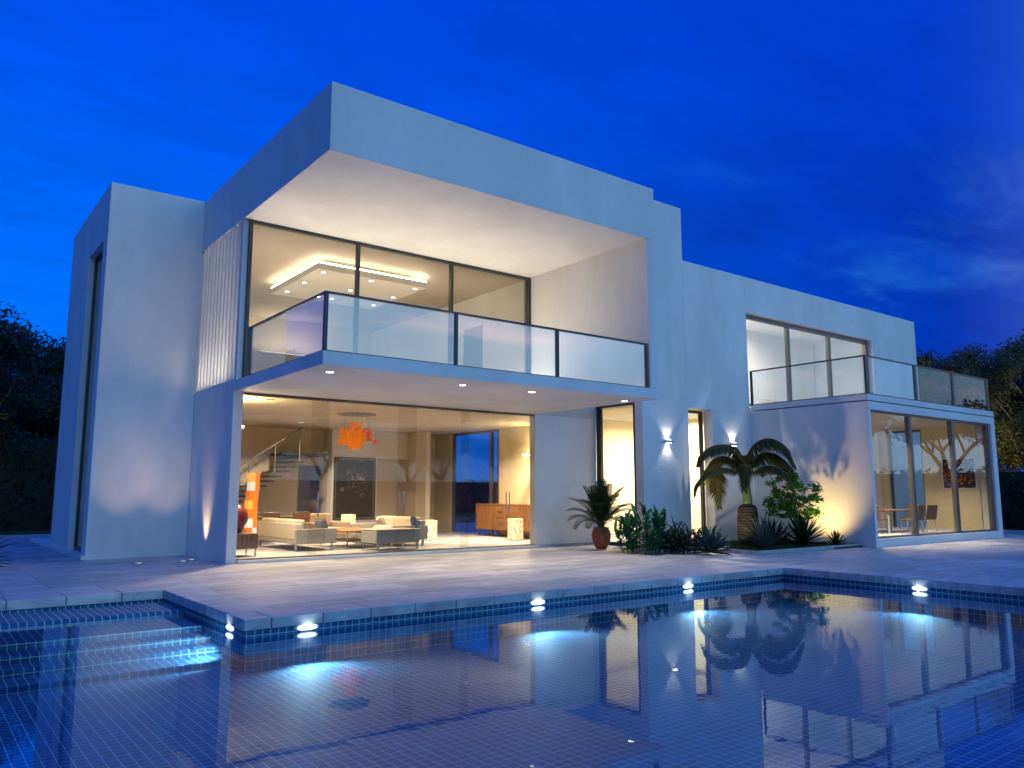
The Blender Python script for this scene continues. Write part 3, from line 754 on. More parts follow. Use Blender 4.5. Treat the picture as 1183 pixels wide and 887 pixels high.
# ------------------------------------------------------------------ furniture in the living room
FL = 0.05
def leg_pts(x0, x1, y0, y1): return ((x0, y0), (x1, y0), (x1, y1), (x0, y1))
def sofa(label, loc, rz, w, d, back=0.55, arm=0.40, seat=0.27, arms=(1, 1)):
    # local: x along the width, back at +y
    t = thing('sofa', label, 'sofa', loc, rz)
    MB().box(0, w, 0, d, 0.13, 0.20).build('base', 'grey_fabric', t, bevel=0.01)
    MB().box(0.10, w-0.10, 0.02, d-0.16, 0.202, seat+0.02).build('seat_cushion', 'cream_fabric', t, bevel=0.025)
    MB().box(0.0, w, d-0.15, d, 0.202, back-0.05).build('backrest', 'cream_fabric', t, bevel=0.02)
    for i_ in range(2):
        a = 0.10+i_*(w-0.2)/2
        MB().box(a+0.005, a+(w-0.2)/2-0.005, d-0.26, d-0.02, seat+0.03, back+0.01).build('back_cushion', 'cream_fabric', t, bevel=0.04)
    if arms[0]: MB().box(-0.09, -0.002, 0.0, d, 0.13, arm).build('armrest', 'grey_fabric', t, bevel=0.012)
    if arms[1]: MB().box(w+0.002, w+0.09, 0.0, d, 0.13, arm).build('armrest', 'grey_fabric', t, bevel=0.012)
    for x, y in leg_pts(0.02, w-0.02, 0.05, d-0.05): MB().box(x-0.018, x+0.018, y-0.018, y+0.018, 0, 0.13).build('leg', 'chrome', t)
    return t
sofa('cream sofa with grey ends, its back turned to the flower vase', (6.52, 13.98, FL), R(90), 1.85, 0.80)
sofa('cream sofa at the right of the coffee table with a blue cushion', (7.72, 15.75, FL), R(-90), 1.70, 0.82)
t = thing('chaise', 'low cream and grey chaise between coffee table and glass front', 'chaise', (6.95, 13.15, FL))
MB().box(0, 0.92, 0, 0.62, 0.13, 0.36).build('seat', 'grey_fabric', t, bevel=0.015)
MB().box(-0.006, 0.926, -0.004, 0.626, 0.362, 0.385).build('seat_pad', 'cream_fabric', t, bevel=0.01)
for x, y in leg_pts(0.04, 0.88, 0.04, 0.58): MB().box(x-0.02, x+0.02, y-0.02, y+0.02, 0, 0.13).build('leg', 'chrome', t)
def cushion(label, loc, rx, rz, mat, s=0.34):
    mb = MB(); n_ = 10
    for sd in (1, -1):
        for i_ in range(n_):
            for j in range(n_):
                ps = []
                for a, b_ in ((i_, j), (i_+1, j), (i_+1, j+1), (i_, j+1)):
                    u, v_ = a/n_*2-1, b_/n_*2-1
                    h_ = 0.07*(max(0, (1-u**4)*(1-v_**4)))**0.5
                    ps.append((u*s/2*(1-0.06*(1-v_*v_)), v_*s/2*(1-0.06*(1-u*u)), sd*h_))
                mb.quad(*(ps if sd > 0 else ps[::-1]))
    o = mb.build('cushion', mat, None, smooth=True); o.location = loc; o.rotation_euler = (rx, 0, rz)
    return tag(o, label, 'cushion')
cushion('cream cushion leaning on the right sofa', (7.93, 14.75, FL+0.42), R(55), R(70), 'cream_fabric', 0.36)
cushion('cream cushion lying flat on the right sofa', (7.85, 14.55, FL+0.33), R(6), R(30), 'cream_fabric', 0.36)
cushion('dark blue cushion at the end of the right sofa', (8.30, 14.10, FL+0.45), R(75), R(60), 'blue_fabric', 0.32)
cushion('grey blue cushion on the left sofa', (6.35, 14.20, FL+0.42), R(75), R(100), 'blue_fabric', 0.32)
t = thing('coffee_table', 'low table with red brown wooden top and chrome legs', 'coffee table', (6.75, 14.0, FL))
MB().box(0, 0.9, 0, 1.3, 0.30, 0.335).build('tabletop', 'table_wood', t, bevel=0.006)
MB().box(0.1, 0.8, 0.12, 1.18, 0.12, 0.135).build('shelf', 'table_wood', t, bevel=0.003)
for x, y in leg_pts(0.06, 0.84, 0.06, 1.24): MB().box(x-0.012, x+0.012, y-0.012, y+0.012, 0, 0.30).build('leg', 'chrome', t)
t = thing('armchair', 'tan armchair with rounded back behind the coffee table', 'armchair', (7.15, 16.1, FL), R(12))
MB().box(0, 0.75, 0, 0.7, 0.14, 0.30).build('seat', 'rose_fabric', t, bevel=0.03)
MB().box(0.02, 0.73, 0.58, 0.72, 0.302, 0.60).build('backrest', 'rose_fabric', t, bevel=0.05)
for s_ in (-0.1, 0.752): MB().box(s_, s_+0.098, 0, 0.72, 0.14, 0.42).build('armrest', 'rose_fabric', t, bevel=0.02)
for x, y in leg_pts(0.05, 0.7, 0.05, 0.65): MB().box(x-0.015, x+0.015, y-0.015, y+0.015, 0, 0.14).build('leg', 'chrome', t)
# side table of brown wood with the dark red vase
t = thing('side_table', 'dark brown box table at the left edge of the glass front', 'side table', (4.34, 13.25, FL))
MB().box(0, 0.46, 0, 0.5, 0.13, 0.38).build('cabinet', 'brown_wood', t, bevel=0.006)
for x, y in leg_pts(0.03, 0.43, 0.03, 0.47): MB().box(x-0.012, x+0.012, y-0.012, y+0.012, 0, 0.13).build('leg', 'chrome', t)
o = MB().lathe([(0.05, 0), (0.10, 0.08), (0.17, 0.22), (0.175, 0.30), (0.13, 0.40), (0.07, 0.46), (0.06, 0.47)], 24).build('vase', 'oxblood', None, smooth=True)
o.location = (4.53, 13.52, FL+0.381); tag(o, 'dark red round vase on the brown box table', 'vase')
# flower vase
t = thing('flower_vase', 'tall white vase with pale lilies beside the left sofa', 'vase', (5.75, 16.35, FL))
MB().lathe([(0.05, 0), (0.062, 0.1), (0.075, 0.34), (0.075, 0.37), (0.06, 0.372)], 18).build('vase', 'white_ceramic', t, smooth=True)
rnd = random.Random(8)
stm = MB(); fl = MB()
for i_ in range(11):
    a = rnd.uniform(0, 2*PI); r_ = rnd.uniform(0.08, 0.27); h_ = rnd.uniform(0.52, 0.84)
    tip = Vector((r_*math.cos(a), r_*math.sin(a), h_))
    stm.tube([(0.02*math.cos(a), 0.02*math.sin(a), 0.36), (r_*0.4*math.cos(a), r_*0.4*math.sin(a), 0.36+(h_-0.36)*0.6), tuple(tip)], 0.006, 5)
    for k in range(6):
        b_ = 2*PI*k/6
        o1 = Vector((math.cos(b_), math.sin(b_), 0.35))*0.055; o2 = Vector((math.cos(b_+0.5), math.sin(b_+0.5), 0.2))*0.035; o3 = Vector((math.cos(b_-0.5), math.sin(b_-0.5), 0.2))*0.035
        fl.quad(tip, tip+o2, tip+o1, tip+o3)
stm.build('stem', 'leaf_canna', t); fl.build('flower', 'white_petal', t)
# dining table behind
t = thing('dining_table', 'long brown dining table below the staircase', 'table', (5.2, 17.0, FL), 0)
MB().box(0, 2.3, 0, 0.8, 0.50, 0.535).build('tabletop', 'brown_wood', t, bevel=0.005)
for x, y in leg_pts(0.08, 2.22, 0.08, 0.72): MB().box(x-0.02, x+0.02, y-0.02, y+0.02, 0, 0.50).build('leg', 'chrome', t)
def chair(label, loc, rz, grp):
    t = thing('dining_chair', label, 'chair', loc, rz, grp)
    MB().box(-0.19, 0.19, -0.19, 0.19, 0.30, 0.325).build('seat', 'brown_wood', t, bevel=0.006)
    m_ = Matrix.Translation((0, 0.19, 0.32)) @ Matrix.Rotation(R(-9), 4, 'X')
    MB().box(-0.19, 0.19, -0.012, 0.012, 0.0, 0.33, m_).build('backrest', 'brown_wood', t, bevel=0.005)
    for x, y in leg_pts(-0.16, 0.16, -0.16, 0.16):
        MB().tube([(x, y, 0.30), (x*1.18, y*1.18, 0.0)], 0.011, 6).build('leg', 'chrome', t)
    return t
G1 = 'chairs at the long dining table'
c0 = chair('brown wooden dining chair behind the lilies', (5.55, 16.75, FL), R(180), G1)
dup(c0, (6.25, 16.75, FL), R(180), 'brown wooden dining chair between the lilies and the doorway')
dup(c0, (6.95, 16.80, FL), R(176), 'brown wooden dining chair nearest the back doorway')
dup(c0, (5.75, 18.0, FL), 0, 'brown wooden dining chair on the stair side of the long table')
# totem lamp
t = thing('totem_lamp', 'tall column lamp of orange, yellow and white blocks', 'floor lamp', (5.62, 15.95, FL), R(8))
cols = ['deep_orange', 'orange_shade', 'white_shade', 'orange_shade', 'yellow_shade', 'orange_shade', 'white_shade', 'yellow_shade']
z = 0.0; rnd = random.Random(4)
for i_, c_ in enumerate(cols):
    h_ = 0.182; jx = rnd.uniform(-0.02, 0.02)
    MB().box(-0.10+jx, 0.0+jx, -0.08, 0.08, z, z+h_-0.002).build('block', c_, t)
    MB().box(0.0+jx+0.0005, 0.10+jx, -0.08, 0.08, z, z+h_-0.002).build('block', 'orange_shade' if c_ != 'orange_shade' or i_ == 5 else 'white_shade' if i_ == 1 else 'orange_shade', t)
    z += h_
# mosaic lamps
def mosaic(label, loc, w, h, stand=0.0):
    t = thing('mosaic_lamp', label, 'lamp', loc, R(5), 'square lamps with mosaic shades')
    if stand:
        MB().box(-w/2-0.07, w/2+0.07, -w/2-0.07, w/2+0.07, 0, stand-0.002).build('base', 'grey_fabric', t, bevel=0.01)
    MB().box(-w/2, w/2, -w/2, w/2, stand, stand+h).build('lamp_shade', 'mosaic_shade', t, bevel=0.004)
mosaic('square mosaic lamp on a grey cube in front of the chalkboard', (8.3, 17.1, FL), 0.24, 0.30, 0.26)
mosaic('square mosaic lamp standing beyond the right sofa', (9.55, 15.55, FL), 0.25, 0.42, 0.02)
mosaic('square mosaic lamp in front of the sideboard', (11.08, 14.35, FL), 0.25, 0.46, 0.02)
# sideboard
t = thing('sideboard', 'walnut sideboard with drawers and chrome legs against the yellow wall', 'sideboard', (11.5, 14.0, FL))
MB().box(0, 0.48, 0, 2.5, 0.16, 0.76).build('cabinet', 'walnut', t, bevel=0.006)
MB().box(-0.01, 0.49, -0.01, 2.51, 0.762, 0.785).build('top', 'walnut', t, bevel=0.003)
for a, b_ in ((0.01, 0.62), (0.63, 1.24), (1.75, 2.49)):
    d_ = MB().box(-0.014, -0.001, a, b_, 0.18, 0.74).build('door', 'walnut', t)
    MB().box(-0.03, -0.016, b_-0.05, b_-0.035, 0.38, 0.54).build('handle', 'chrome', d_)
for z0 in (0.18, 0.465):
    d_ = MB().box(-0.014, -0.001, 1.25, 1.74, z0, z0+0.275).build('drawer', 'walnut', t)
    MB().box(-0.03, -0.016, 1.42, 1.57, z0+0.13, z0+0.145).build('handle', 'chrome', d_)
for x, y in leg_pts(0.04, 0.44, 0.05, 2.45): MB().box(x-0.015, x+0.015, y-0.015, y+0.015, 0, 0.16).build('leg', 'chrome', t)
# chalkboard
t = thing('chalkboard', 'tall framed black chalkboard covered in faint chalk writing', 'chalkboard', (8.70, 18.82, 0.42))
w_, h_ = 1.17, 1.59
MB().box(0, w_, -0.035, -0.002, 0, 0.03).box(0, w_, -0.035, -0.002, h_-0.03, h_).box(0, 0.03, -0.035, -0.002, 0.03, h_-0.03).box(w_-0.03, w_, -0.035, -0.002, 0.03, h_-0.03).build('frame', 'black_tread', t)
MB().box(0.03, w_-0.03, -0.025, -0.003, 0.03, 0.055).box(0.03, w_-0.03, -0.025, -0.003, h_-0.055, h_-0.03).box(0.03, 0.055, -0.025, -0.003, 0.055, h_-0.055).box(w_-0.055, w_-0.03, -0.025, -0.003, 0.055, h_-0.055).build('liner', 'grey_metal', t)
MB().box(0.056, w_-0.056, -0.015, -0.004, 0.056, h_-0.056).build('board', 'chalkboard', t)
mb = MB(); rnd = random.Random(12)
def stroke(x0, z0, x1, z1, th=0.006):
    d = Vector((x1-x0, 0, z1-z0)); 
    if d.length < 1e-5: return
    n_ = Vector((-d.z, 0, d.x)).normalized()*th/2
    y = -0.0165
    mb.quad((x0-n_.x, y, z0-n_.z), (x1-n_.x, y, z1-n_.z), (x1+n_.x, y, z1+n_.z), (x0+n_.x, y, z0+n_.z))
def letters(txt, x, z, s, th=0.007):
    G = {'E': [(0,0,0,1),(0,0,.6,0),(0,.5,.5,.5),(0,1,.6,1)], 'T': [(.3,0,.3,1),(0,1,.6,1)], 'A': [(0,0,.3,1),(.3,1,.6,0),(.12,.4,.48,.4)], 'L': [(0,0,0,1),(0,0,.55,0)], 'U': [(0,1,0,0),(0,0,.55,0),(.55,0,.55,1)]}
    for ch in txt:
        for a in G.get(ch, []): stroke(x+a[0]*s, z+a[1]*s, x+a[2]*s, z+a[3]*s, th)
        x += s*0.8
letters('E TAUL', 0.50, 1.02, 0.085, 0.012)
for i_ in range(210):
    x = rnd.gauss(0.66, 0.20); z = rnd.gauss(1.06, 0.19)
    if not (0.09 < x < 1.08 and 0.3 < z < 1.5): continue
    if rnd.random() < 0.55: stroke(x, z, x+rnd.uniform(0.01, 0.07), z+rnd.uniform(-0.004, 0.004), 0.004)
    else: stroke(x, z, x+rnd.uniform(-0.01, 0.01), z+rnd.uniform(0.01, 0.06), 0.004)
for cx_, cz_, r_ in ((0.24, 0.78, 0.045), (0.24, 0.78, 0.025), (0.38, 1.22, 0.04), (0.80, 0.62, 0.05)):
    for k in range(14): stroke(cx_+r_*math.cos(k*PI/7), cz_+r_*math.sin(k*PI/7), cx_+r_*math.cos((k+1)*PI/7), cz_+r_*math.sin((k+1)*PI/7), 0.007)
mb.build('chalk_writing', 'chalk', t)
# chandelier
t = thing('chandelier', 'orange chandelier of many square shades hanging in the living room', 'chandelier', (7.36, 14.9, 2.72))
MB().lathe([(0.40, -0.016), (0.40, -0.001)], 32).build('canopy', 'chrome', t)
sh = [(0, 0, 0.21, -0.17, -0.60), (-0.01, 0.03, 0.19, -0.50, -0.72), (-0.17, -0.10, 0.12, -0.36, -0.58), (0.15, -0.13, 0.13, -0.34, -0.56), (-0.27, 0.02, 0.11, -0.42, -0.62), (0.26, -0.02, 0.13, -0.31, -0.50),
      (0.02, -0.18, 0.13, -0.40, -0.62), (0.33, 0.06, 0.10, -0.40, -0.54), (-0.21, 0.16, 0.12, -0.30, -0.50), (0.12, 0.18, 0.14, -0.28, -0.50), (-0.36, 0.0, 0.07, -0.52, -0.65), (0.40, -0.08, 0.08, -0.53, -0.63), (-0.12, -0.02, 0.15, -0.45, -0.66)]
cab = MB()
for i_, (x, y, w_, z1, z0) in enumerate(sh):
    MB().box(x-w_/2, x+w_/2, y-w_/2, y+w_/2, z0, z1).build('lamp_shade', ('orange_shade', 'deep_orange')[i_ % 2 if i_ > 1 else 0], t, bevel=0.003)
    cab.tube([(x, y, z1), (x*0.9, y*0.9, -0.016)], 0.0025, 4)
cab.build('cable', 'chrome', t)
lamp('POINT', 'light', (7.36, 14.9, 2.50), 9, (1, 0.72, 0.42), t, rad=0.06)
lamp('AREA', 'light', (7.36, 14.9, 1.985), 60, (1, 0.80, 0.54), t, 0.12, aim=(7.36, 14.9, 1)).data.spread = R(140)

# ------------------------------------------------------------------ dining annex
t = thing('dining_table', 'small brown table behind the annex glass', 'table', (19.15, 9.9, 0.17))
MB().box(-0.75, 0.75, -0.4, 0.4, 0.50, 0.53).build('tabletop', 'brown_wood', t, bevel=0.005)
for x, y in leg_pts(-0.68, 0.68, -0.33, 0.33): MB().box(x-0.018, x+0.018, y-0.018, y+0.018, 0, 0.50).build('leg', 'white_metal', t)
G2 = 'chairs round the table in the annex'
c1 = dup(c0, (18.20, 9.75, 0.17), R(95), 'brown chair at the left end of the annex table'); c1['group'] = G2
for lx, ly, rz, lb in ((18.35, 9.25, R(185), 'brown chair in front of the annex table, nearer the plants'), (18.95, 9.25, R(172), 'brown chair in front of the annex table, nearer the painting'), (19.65, 9.9, R(-92), 'brown chair at the right end of the annex table')):
    c1 = dup(c0, (lx+0.55, ly, 0.17), rz, lb); c1['group'] = G2
t = thing('wall_painting', 'square orange and blue abstract painting with pale frame', 'painting', (21.652, 9.29, 1.20))
MB().box(-0.03, -0.002, -0.42, 0.42, 0, 0.80).build('frame', 'white_metal', t, bevel=0.003)
MB().box(-0.036, -0.0305, -0.39, 0.39, 0.03, 0.77).build('canvas', 'painting', t)

# ------------------------------------------------------------------ planting
def leaf_blade(mb, base, d, up_, L_, w_, droop, n_=5, fold=0.0, prof=None):
    # a tapering blade that bends downwards
    d = Vector(d).normalized(); p = Vector(base); side = d.cross(Vector((0, 0, 1)))
    if side.length < 1e-3: side = Vector((1, 0, 0))
    side.normalize(); pts = []
    for k in range(n_+1):
        f = k/n_
        ww = w_*(prof(f) if prof else (1-f)**0.7)
        pts.append((p.copy(), ww)); d = (d + Vector((0, 0, -droop/n_))).normalized(); p = p + d*(L_/n_)
    i = len(mb.v)
    for q_, ww in pts:
        up2 = Vector((0, 0, fold*ww))
        mb.v += [tuple(q_-side*ww/2+up2), tuple(q_), tuple(q_+side*ww/2+up2)]
    for k in range(n_):
        a = i+3*k; mb.f += [(a, a+1, a+4, a+3), (a+1, a+2, a+5, a+4)]; mb.mi += [mb.m]*2
    return p
def frond(mb, base, az, elev, L_, droop, nl, ll, lw, vee=0.5, start=0.15, hang=0.4, rr=0.012):
    d = Vector((math.cos(az)*math.cos(elev), math.sin(az)*math.cos(elev), math.sin(elev)))
    p = Vector(base); pts = [p.copy()]; ds = [d.copy()]; n_ = 16
    for k in range(n_):
        d = (d + Vector((0, 0, -droop/n_*(0.5+1.2*k/n_)))).normalized(); p = p + d*L_/n_; pts.append(p.copy()); ds.append(d.copy())
    mb.tube(pts, [rr*(1-0.8*k/n_) for k in range(n_+1)], 4, False)
    sd0 = Vector((-math.sin(az), math.cos(az), 0))
    for j in range(nl):
        f = start + (1-start)*j/(nl-1); x = f*n_; k = min(int(x), n_-1); q_ = pts[k].lerp(pts[k+1], x-k); dd = ds[k]
        nrm = sd0.cross(dd).normalized()
        if nrm.z < 0: nrm = -nrm
        s_ = (math.sin(PI*min(1, (f-start)/(1-start)*0.80+0.20)))**0.6
        for sg in (1, -1):
            ld = (sd0*sg + dd*(0.55+0.5*f) + nrm*vee + Vector((0, 0, -hang*0.3))).normalized()
            l_ = ll*s_*random.uniform(0.88, 1.1); e = q_ + ld*l_*0.55; e2 = q_ + ld*l_ + Vector((0, 0, -hang*l_))
            wv = dd*lw/2
            i = len(mb.v); mb.v += [tuple(q_-wv*0.6), tuple(q_+wv*0.6), tuple(e+wv), tuple(e-wv), tuple(e2)]
            mb.f += [(i, i+1, i+2, i+3), (i+3, i+2, i+4)]; mb.mi += [mb.m]*2
random.seed(5)
# terracotta pot with palm
t = thing('potted_palm', 'feathery dark palm in a round terracotta pot by the white wall', 'potted plant', (11.13, 11.62, 0.003))
MB().lathe([(0.10, 0), (0.12, 0.03), (0.175, 0.16), (0.195, 0.27), (0.175, 0.36), (0.15, 0.39), (0.165, 0.42), (0.15, 0.42), (0.13, 0.37)], 28).build('pot', 'terracotta', t, smooth=True)
MB().lathe([(0.128, 0.36), (0.12, 0.375)], 20).build('soil', 'soil', t)
MB().tube([(0, 0, 0.37), (0.01, 0, 0.50)], [0.06, 0.045], 10).build('stem', 'palm_trunk', t)
for i_ in range(34):
    mb = MB(); a = i_*2.4+random.uniform(-.2, .2); f_ = i_/33; el = R(84-50*f_+random.uniform(-5, 5))
    frond(mb, (0.02*math.cos(a), 0.02*math.sin(a), 0.44), a, el, random.uniform(0.80, 0.98)-0.12*f_, 0.4+1.2*f_*random.uniform(.8, 1.2), 46, 0.25, 0.013, 0.35, 0.24, 0.18, 0.008)
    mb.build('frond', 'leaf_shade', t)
# canna clump
def strap_plant(label, name, cat, loc, n_, L_, w_, mat, flowers=0, seed=1, spread=0.25, up0=(45, 85), droop=0.8, prof=None, fold=0.25):
    random.seed(seed); t = thing(name, label, cat, loc)
    mb = MB()
    for i_ in range(n_):
        a = random.uniform(0, 2*PI); r_ = spread*math.sqrt(random.random()); el = R(random.uniform(*up0)); aa = a+random.uniform(-.6, .6)
        leaf_blade(mb, (r_*math.cos(a), r_*math.sin(a), 0.0), (math.cos(aa)*math.cos(el), math.sin(aa)*math.cos(el), math.sin(el)), 0, L_*random.uniform(0.6, 1.1), w_*random.uniform(0.7, 1.15), droop*random.uniform(.6, 1.3), 6, fold, prof or (lambda f: math.sin(PI*min(1, 0.12+f*0.88))**0.8))
    mb.build('leaves', mat, t)
    if flowers:
        fb = MB()
        for i_ in range(flowers):
            a = random.uniform(0, 2*PI); r_ = spread*0.9*math.sqrt(random.random()); top = Vector((r_*math.cos(a), r_*math.sin(a), L_*random.uniform(0.75, 1.0)))
            for k in range(9):
                b_ = random.uniform(0, 2*PI); c_ = top+Vector((0, 0, -0.02*k*0.5))
                leaf_blade(fb, c_, (math.cos(b_), math.sin(b_), 0.6), 0, 0.07, 0.035, 0.6, 3)
        fb.build('flowers', 'red_petal', t)
    return t
def leafy_stems(label, loc, nst, hmin, hmax, spread, L_, w_, mat, flowers, seed):
    random.seed(seed); t = thing('canna_plant', label, 'plant', loc); mb = MB(); st_ = MB()
    for i_ in range(nst):
        a = random.uniform(0, 2*PI); r_ = spread*math.sqrt(random.random()); bx_, by_ = r_*math.cos(a), r_*math.sin(a)
        h_ = random.uniform(hmin, hmax)*(1-0.35*(r_/spread)**2); lx, ly = bx_*0.35+random.uniform(-.05, .05), by_*0.35+random.uniform(-.05, .05)
        st_.tube([(bx_, by_, 0), (bx_+lx*0.4, by_+ly*0.4, h_*0.5), (bx_+lx, by_+ly, h_)], 0.009, 5)
        for k in range(9):
            f = 0.12+0.88*k/8; b_ = random.uniform(0, 2*PI); el = R(random.uniform(18, 50)+30*f)
            leaf_blade(mb, (bx_+lx*f, by_+ly*f, h_*f), (math.cos(b_)*math.cos(el), math.sin(b_)*math.cos(el), math.sin(el)), 0, L_*random.uniform(.7, 1.15), w_*random.uniform(.75, 1.2), random.uniform(.5, 1.4), 5, 0.22, lambda q: math.sin(PI*min(1, 0.14+q*0.86))**0.75)
        if i_ < flowers:
            fb = MB()
            for k in range(14):
                b_ = random.uniform(0, 2*PI); leaf_blade(fb, (bx_+lx, by_+ly, h_+0.07-0.008*k), (math.cos(b_), math.sin(b_), 0.7), 0, 0.085, 0.045, 0.8, 3)
            fb.build('flower', 'red_petal', t)
    st_.build('stem', mat, t); mb.build('leaves', mat, t)
    return t
leafy_stems('big clump of broad green leaves with red flowers beside the potted palm', (10.88, 10.30, 0.003), 26, 0.5, 0.86, 0.36, 0.30, 0.075, 'leaf_canna', 6, 2)
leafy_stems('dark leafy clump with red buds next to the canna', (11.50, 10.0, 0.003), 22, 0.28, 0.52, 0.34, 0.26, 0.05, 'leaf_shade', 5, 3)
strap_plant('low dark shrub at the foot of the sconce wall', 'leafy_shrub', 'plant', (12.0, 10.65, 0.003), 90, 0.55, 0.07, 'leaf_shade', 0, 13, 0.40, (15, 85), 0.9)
def rosette(label, name, loc, n_, L_, w_, mat, seed, up0=(5, 80), droop=0.25, fold=0.35, scale=1):
    random.seed(seed); t = thing(name, label, 'plant', loc); mb = MB()
    for i_ in range(n_):
        a = i_*2.399963; f = i_/n_; el = R(up0[0]+(up0[1]-up0[0])*f+random.uniform(-4, 4))
        leaf_blade(mb, (0.03*math.cos(a), 0.03*math.sin(a), 0.02+0.05*f), (math.cos(a)*math.cos(el), math.sin(a)*math.cos(el), math.sin(el)), 0, L_*random.uniform(.85, 1.1), w_, droop, 5, fold, lambda f: (0.6+0.9*f)*(1-f)**0.55)
    mb.build('leaves', mat, t); return t
rosette('blue grey agave rosette spilling over the paving', 'agave', (11.68, 9.35, 0.003), 46, 0.44, 0.10, 'leaf_agave', 4)
rosette('spiky pale yucca at the front corner of the bed', 'yucca', (13.05, 9.22, 0.03), 90, 0.42, 0.022, 'leaf_yucca', 5, (0, 85), 0.1)
rosette('tall spiky grey green yucca before the palm trunk', 'yucca', (13.75, 9.65, 0.03), 110, 0.62, 0.026, 'leaf_yucca', 6, (15, 88), 0.15)
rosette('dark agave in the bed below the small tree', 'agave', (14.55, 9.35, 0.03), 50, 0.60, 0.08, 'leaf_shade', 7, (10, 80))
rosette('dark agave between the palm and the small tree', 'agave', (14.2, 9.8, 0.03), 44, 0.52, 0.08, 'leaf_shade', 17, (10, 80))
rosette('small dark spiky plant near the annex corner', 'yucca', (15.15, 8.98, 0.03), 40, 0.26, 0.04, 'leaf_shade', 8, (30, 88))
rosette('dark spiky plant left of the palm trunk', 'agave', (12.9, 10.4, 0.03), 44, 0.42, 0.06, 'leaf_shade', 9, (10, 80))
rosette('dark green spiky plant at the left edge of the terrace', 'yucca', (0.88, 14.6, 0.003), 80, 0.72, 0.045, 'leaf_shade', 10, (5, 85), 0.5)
# planting bed
def prism(mb, pts, z0, z1):
    i = len(mb.v); n_ = len(pts); mb.v += [(x, y, z0) for x, y in pts] + [(x, y, z1) for x, y in pts]
    mb.f.append(tuple(i+n_+j for j in range(n_))); mb.mi.append(0)
    mb.f.append(tuple(i+j for j in reversed(range(n_)))); mb.mi.append(0)
    for j in range(n_): mb.f.append((i+j, i+(j+1) % n_, i+n_+(j+1) % n_, i+n_+j)); mb.mi.append(0)
mb = MB(); prism(mb, [(12.36, 8.86), (15.77, 8.76), (15.77, 11.34), (12.36, 11.34)], 0.003, 0.03)
struct(mb.build('planting_bed', 'soil'))
mb = MB()
mb.box(12.29, 12.36, 8.80, 11.34, 0.002, 0.065); mb.box(12.36, 15.77, 8.79, 8.86, 0.002, 0.065)
tag(mb.build('bed_kerb', 'kerb_stone', bevel=0.005), 'pale stone edging round the palm bed', 'edging')
mb = MB(); random.seed(31)
for i_ in range(5200):
    x = random.uniform(12.4, 15.74); y = random.uniform(8.9, 11.2); h_ = random.uniform(0.03, 0.085); a = random.uniform(0, PI); 
    dx_, dy_ = math.cos(a)*0.006, math.sin(a)*0.006; lx, ly = random.uniform(-.02, .02), random.uniform(-.02, .02)
    i = len(mb.v); mb.v += [(x-dx_, y-dy_, 0.031), (x+dx_, y+dy_, 0.031), (x+lx, y+ly, 0.031+h_)]; mb.f.append((i, i+1, i+2)); mb.mi.append(0)
stuff(mb.build('bed_grass', 'grass_leaf'), 'short grass between the plants of the bed', 'grass')
# bottle palm
t = thing('bottle_palm', 'bottle palm with fat ringed trunk and arching fronds', 'palm', (13.95, 10.20, 0.03))
MB().lathe([(0.19, 0), (0.215, 0.12), (0.225, 0.35), (0.212, 0.60), (0.19, 0.76), (0.15, 0.82), (0.09, 0.83)], 32).build('trunk', 'palm_trunk', t, smooth=True)
MB().lathe([(0.105, 0.81), (0.10, 0.9), (0.082, 1.08), (0.07, 1.25), (0.066, 1.34), (0.03, 1.40)], 20).build('crownshaft', 'green_stem', t, smooth=True)
random.seed(22)
UX, UY = 0.793, -0.609                  # to the right as one looks at the palm from the pool
VX, VY = 0.609, 0.793                   # away from the pool
def arch(ctrl, wfun, ll, lw, nl, back=0.0, hang=0.9, open_=0.5, rr=0.020):
    # ctrl: (right, away, up) control points of the midrib; smooth curve through them
    P3 = [Vector((u*UX+v_*VX, u*UY+v_*VY, w_)) for u, v_, w_ in ctrl]
    pts = []
    Q = [P3[0]*2-P3[1]]+P3+[P3[-1]*2-P3[-2]]
    for k in range(len(P3)-1):
        a, b_, c_, d = Q[k:k+4]
        for j in range(8):
            x = j/8
            pts.append(0.5*((2*b_)+(c_-a)*x+(2*a-5*b_+4*c_-d)*x*x+(3*b_-a-3*c_+d)*x**3))
    pts.append(P3[-1]); n_ = len(pts)-1; mb = MB()
    mb.tube(pts, [rr*(1-0.85*k/n_) for k in range(n_+1)], 5, False)
    for j in range(nl):
        f = 0.16+0.84*j/(nl-1); x = f*n_; k = min(int(x), n_-1); q_ = pts[k].lerp(pts[k+1], x-k); dd = (pts[k+1]-pts[k]).normalized()
        side = dd.cross(Vector((0, 0, 1)))
        side = side.normalized() if side.length > 0.05 else Vector((UY, -UX, 0))
        env = (math.sin(PI*min(1.0, 0.16+0.80*(f-0.16)/0.84)))**0.55
        for sg in (1, -1):
            l_ = ll*1.30*env*random.uniform(.9, 1.08)
            d0 = (side*sg*open_ + dd*0.50 + Vector((0, 0, -hang*0.35+0.12))).normalized()
            d1 = (side*sg*open_*0.6 + dd*0.30 + Vector((0, 0, -hang))).normalized()
            e = q_+d0*l_*0.45; e2 = e+d1*l_*0.58; wv = dd*lw*0.6
            i = len(mb.v); mb.v += [tuple(q_-wv*0.7), tuple(q_+wv*0.7), tuple(e+wv), tuple(e-wv), tuple(e2)]
            mb.f += [(i, i+1, i+2, i+3), (i+3, i+2, i+4)]; mb.mi += [0]*2
    return mb.build('frond', 'leaf_palm', t)
B = (0, 0, 1.33)
arch([B, (-0.10, -0.05, 1.72), (-0.30, -0.12, 2.02), (-0.62, -0.18, 2.05), (-0.92, -0.22, 1.92), (-1.07, -0.24, 1.68)], 1, 0.34, 0.030, 92)
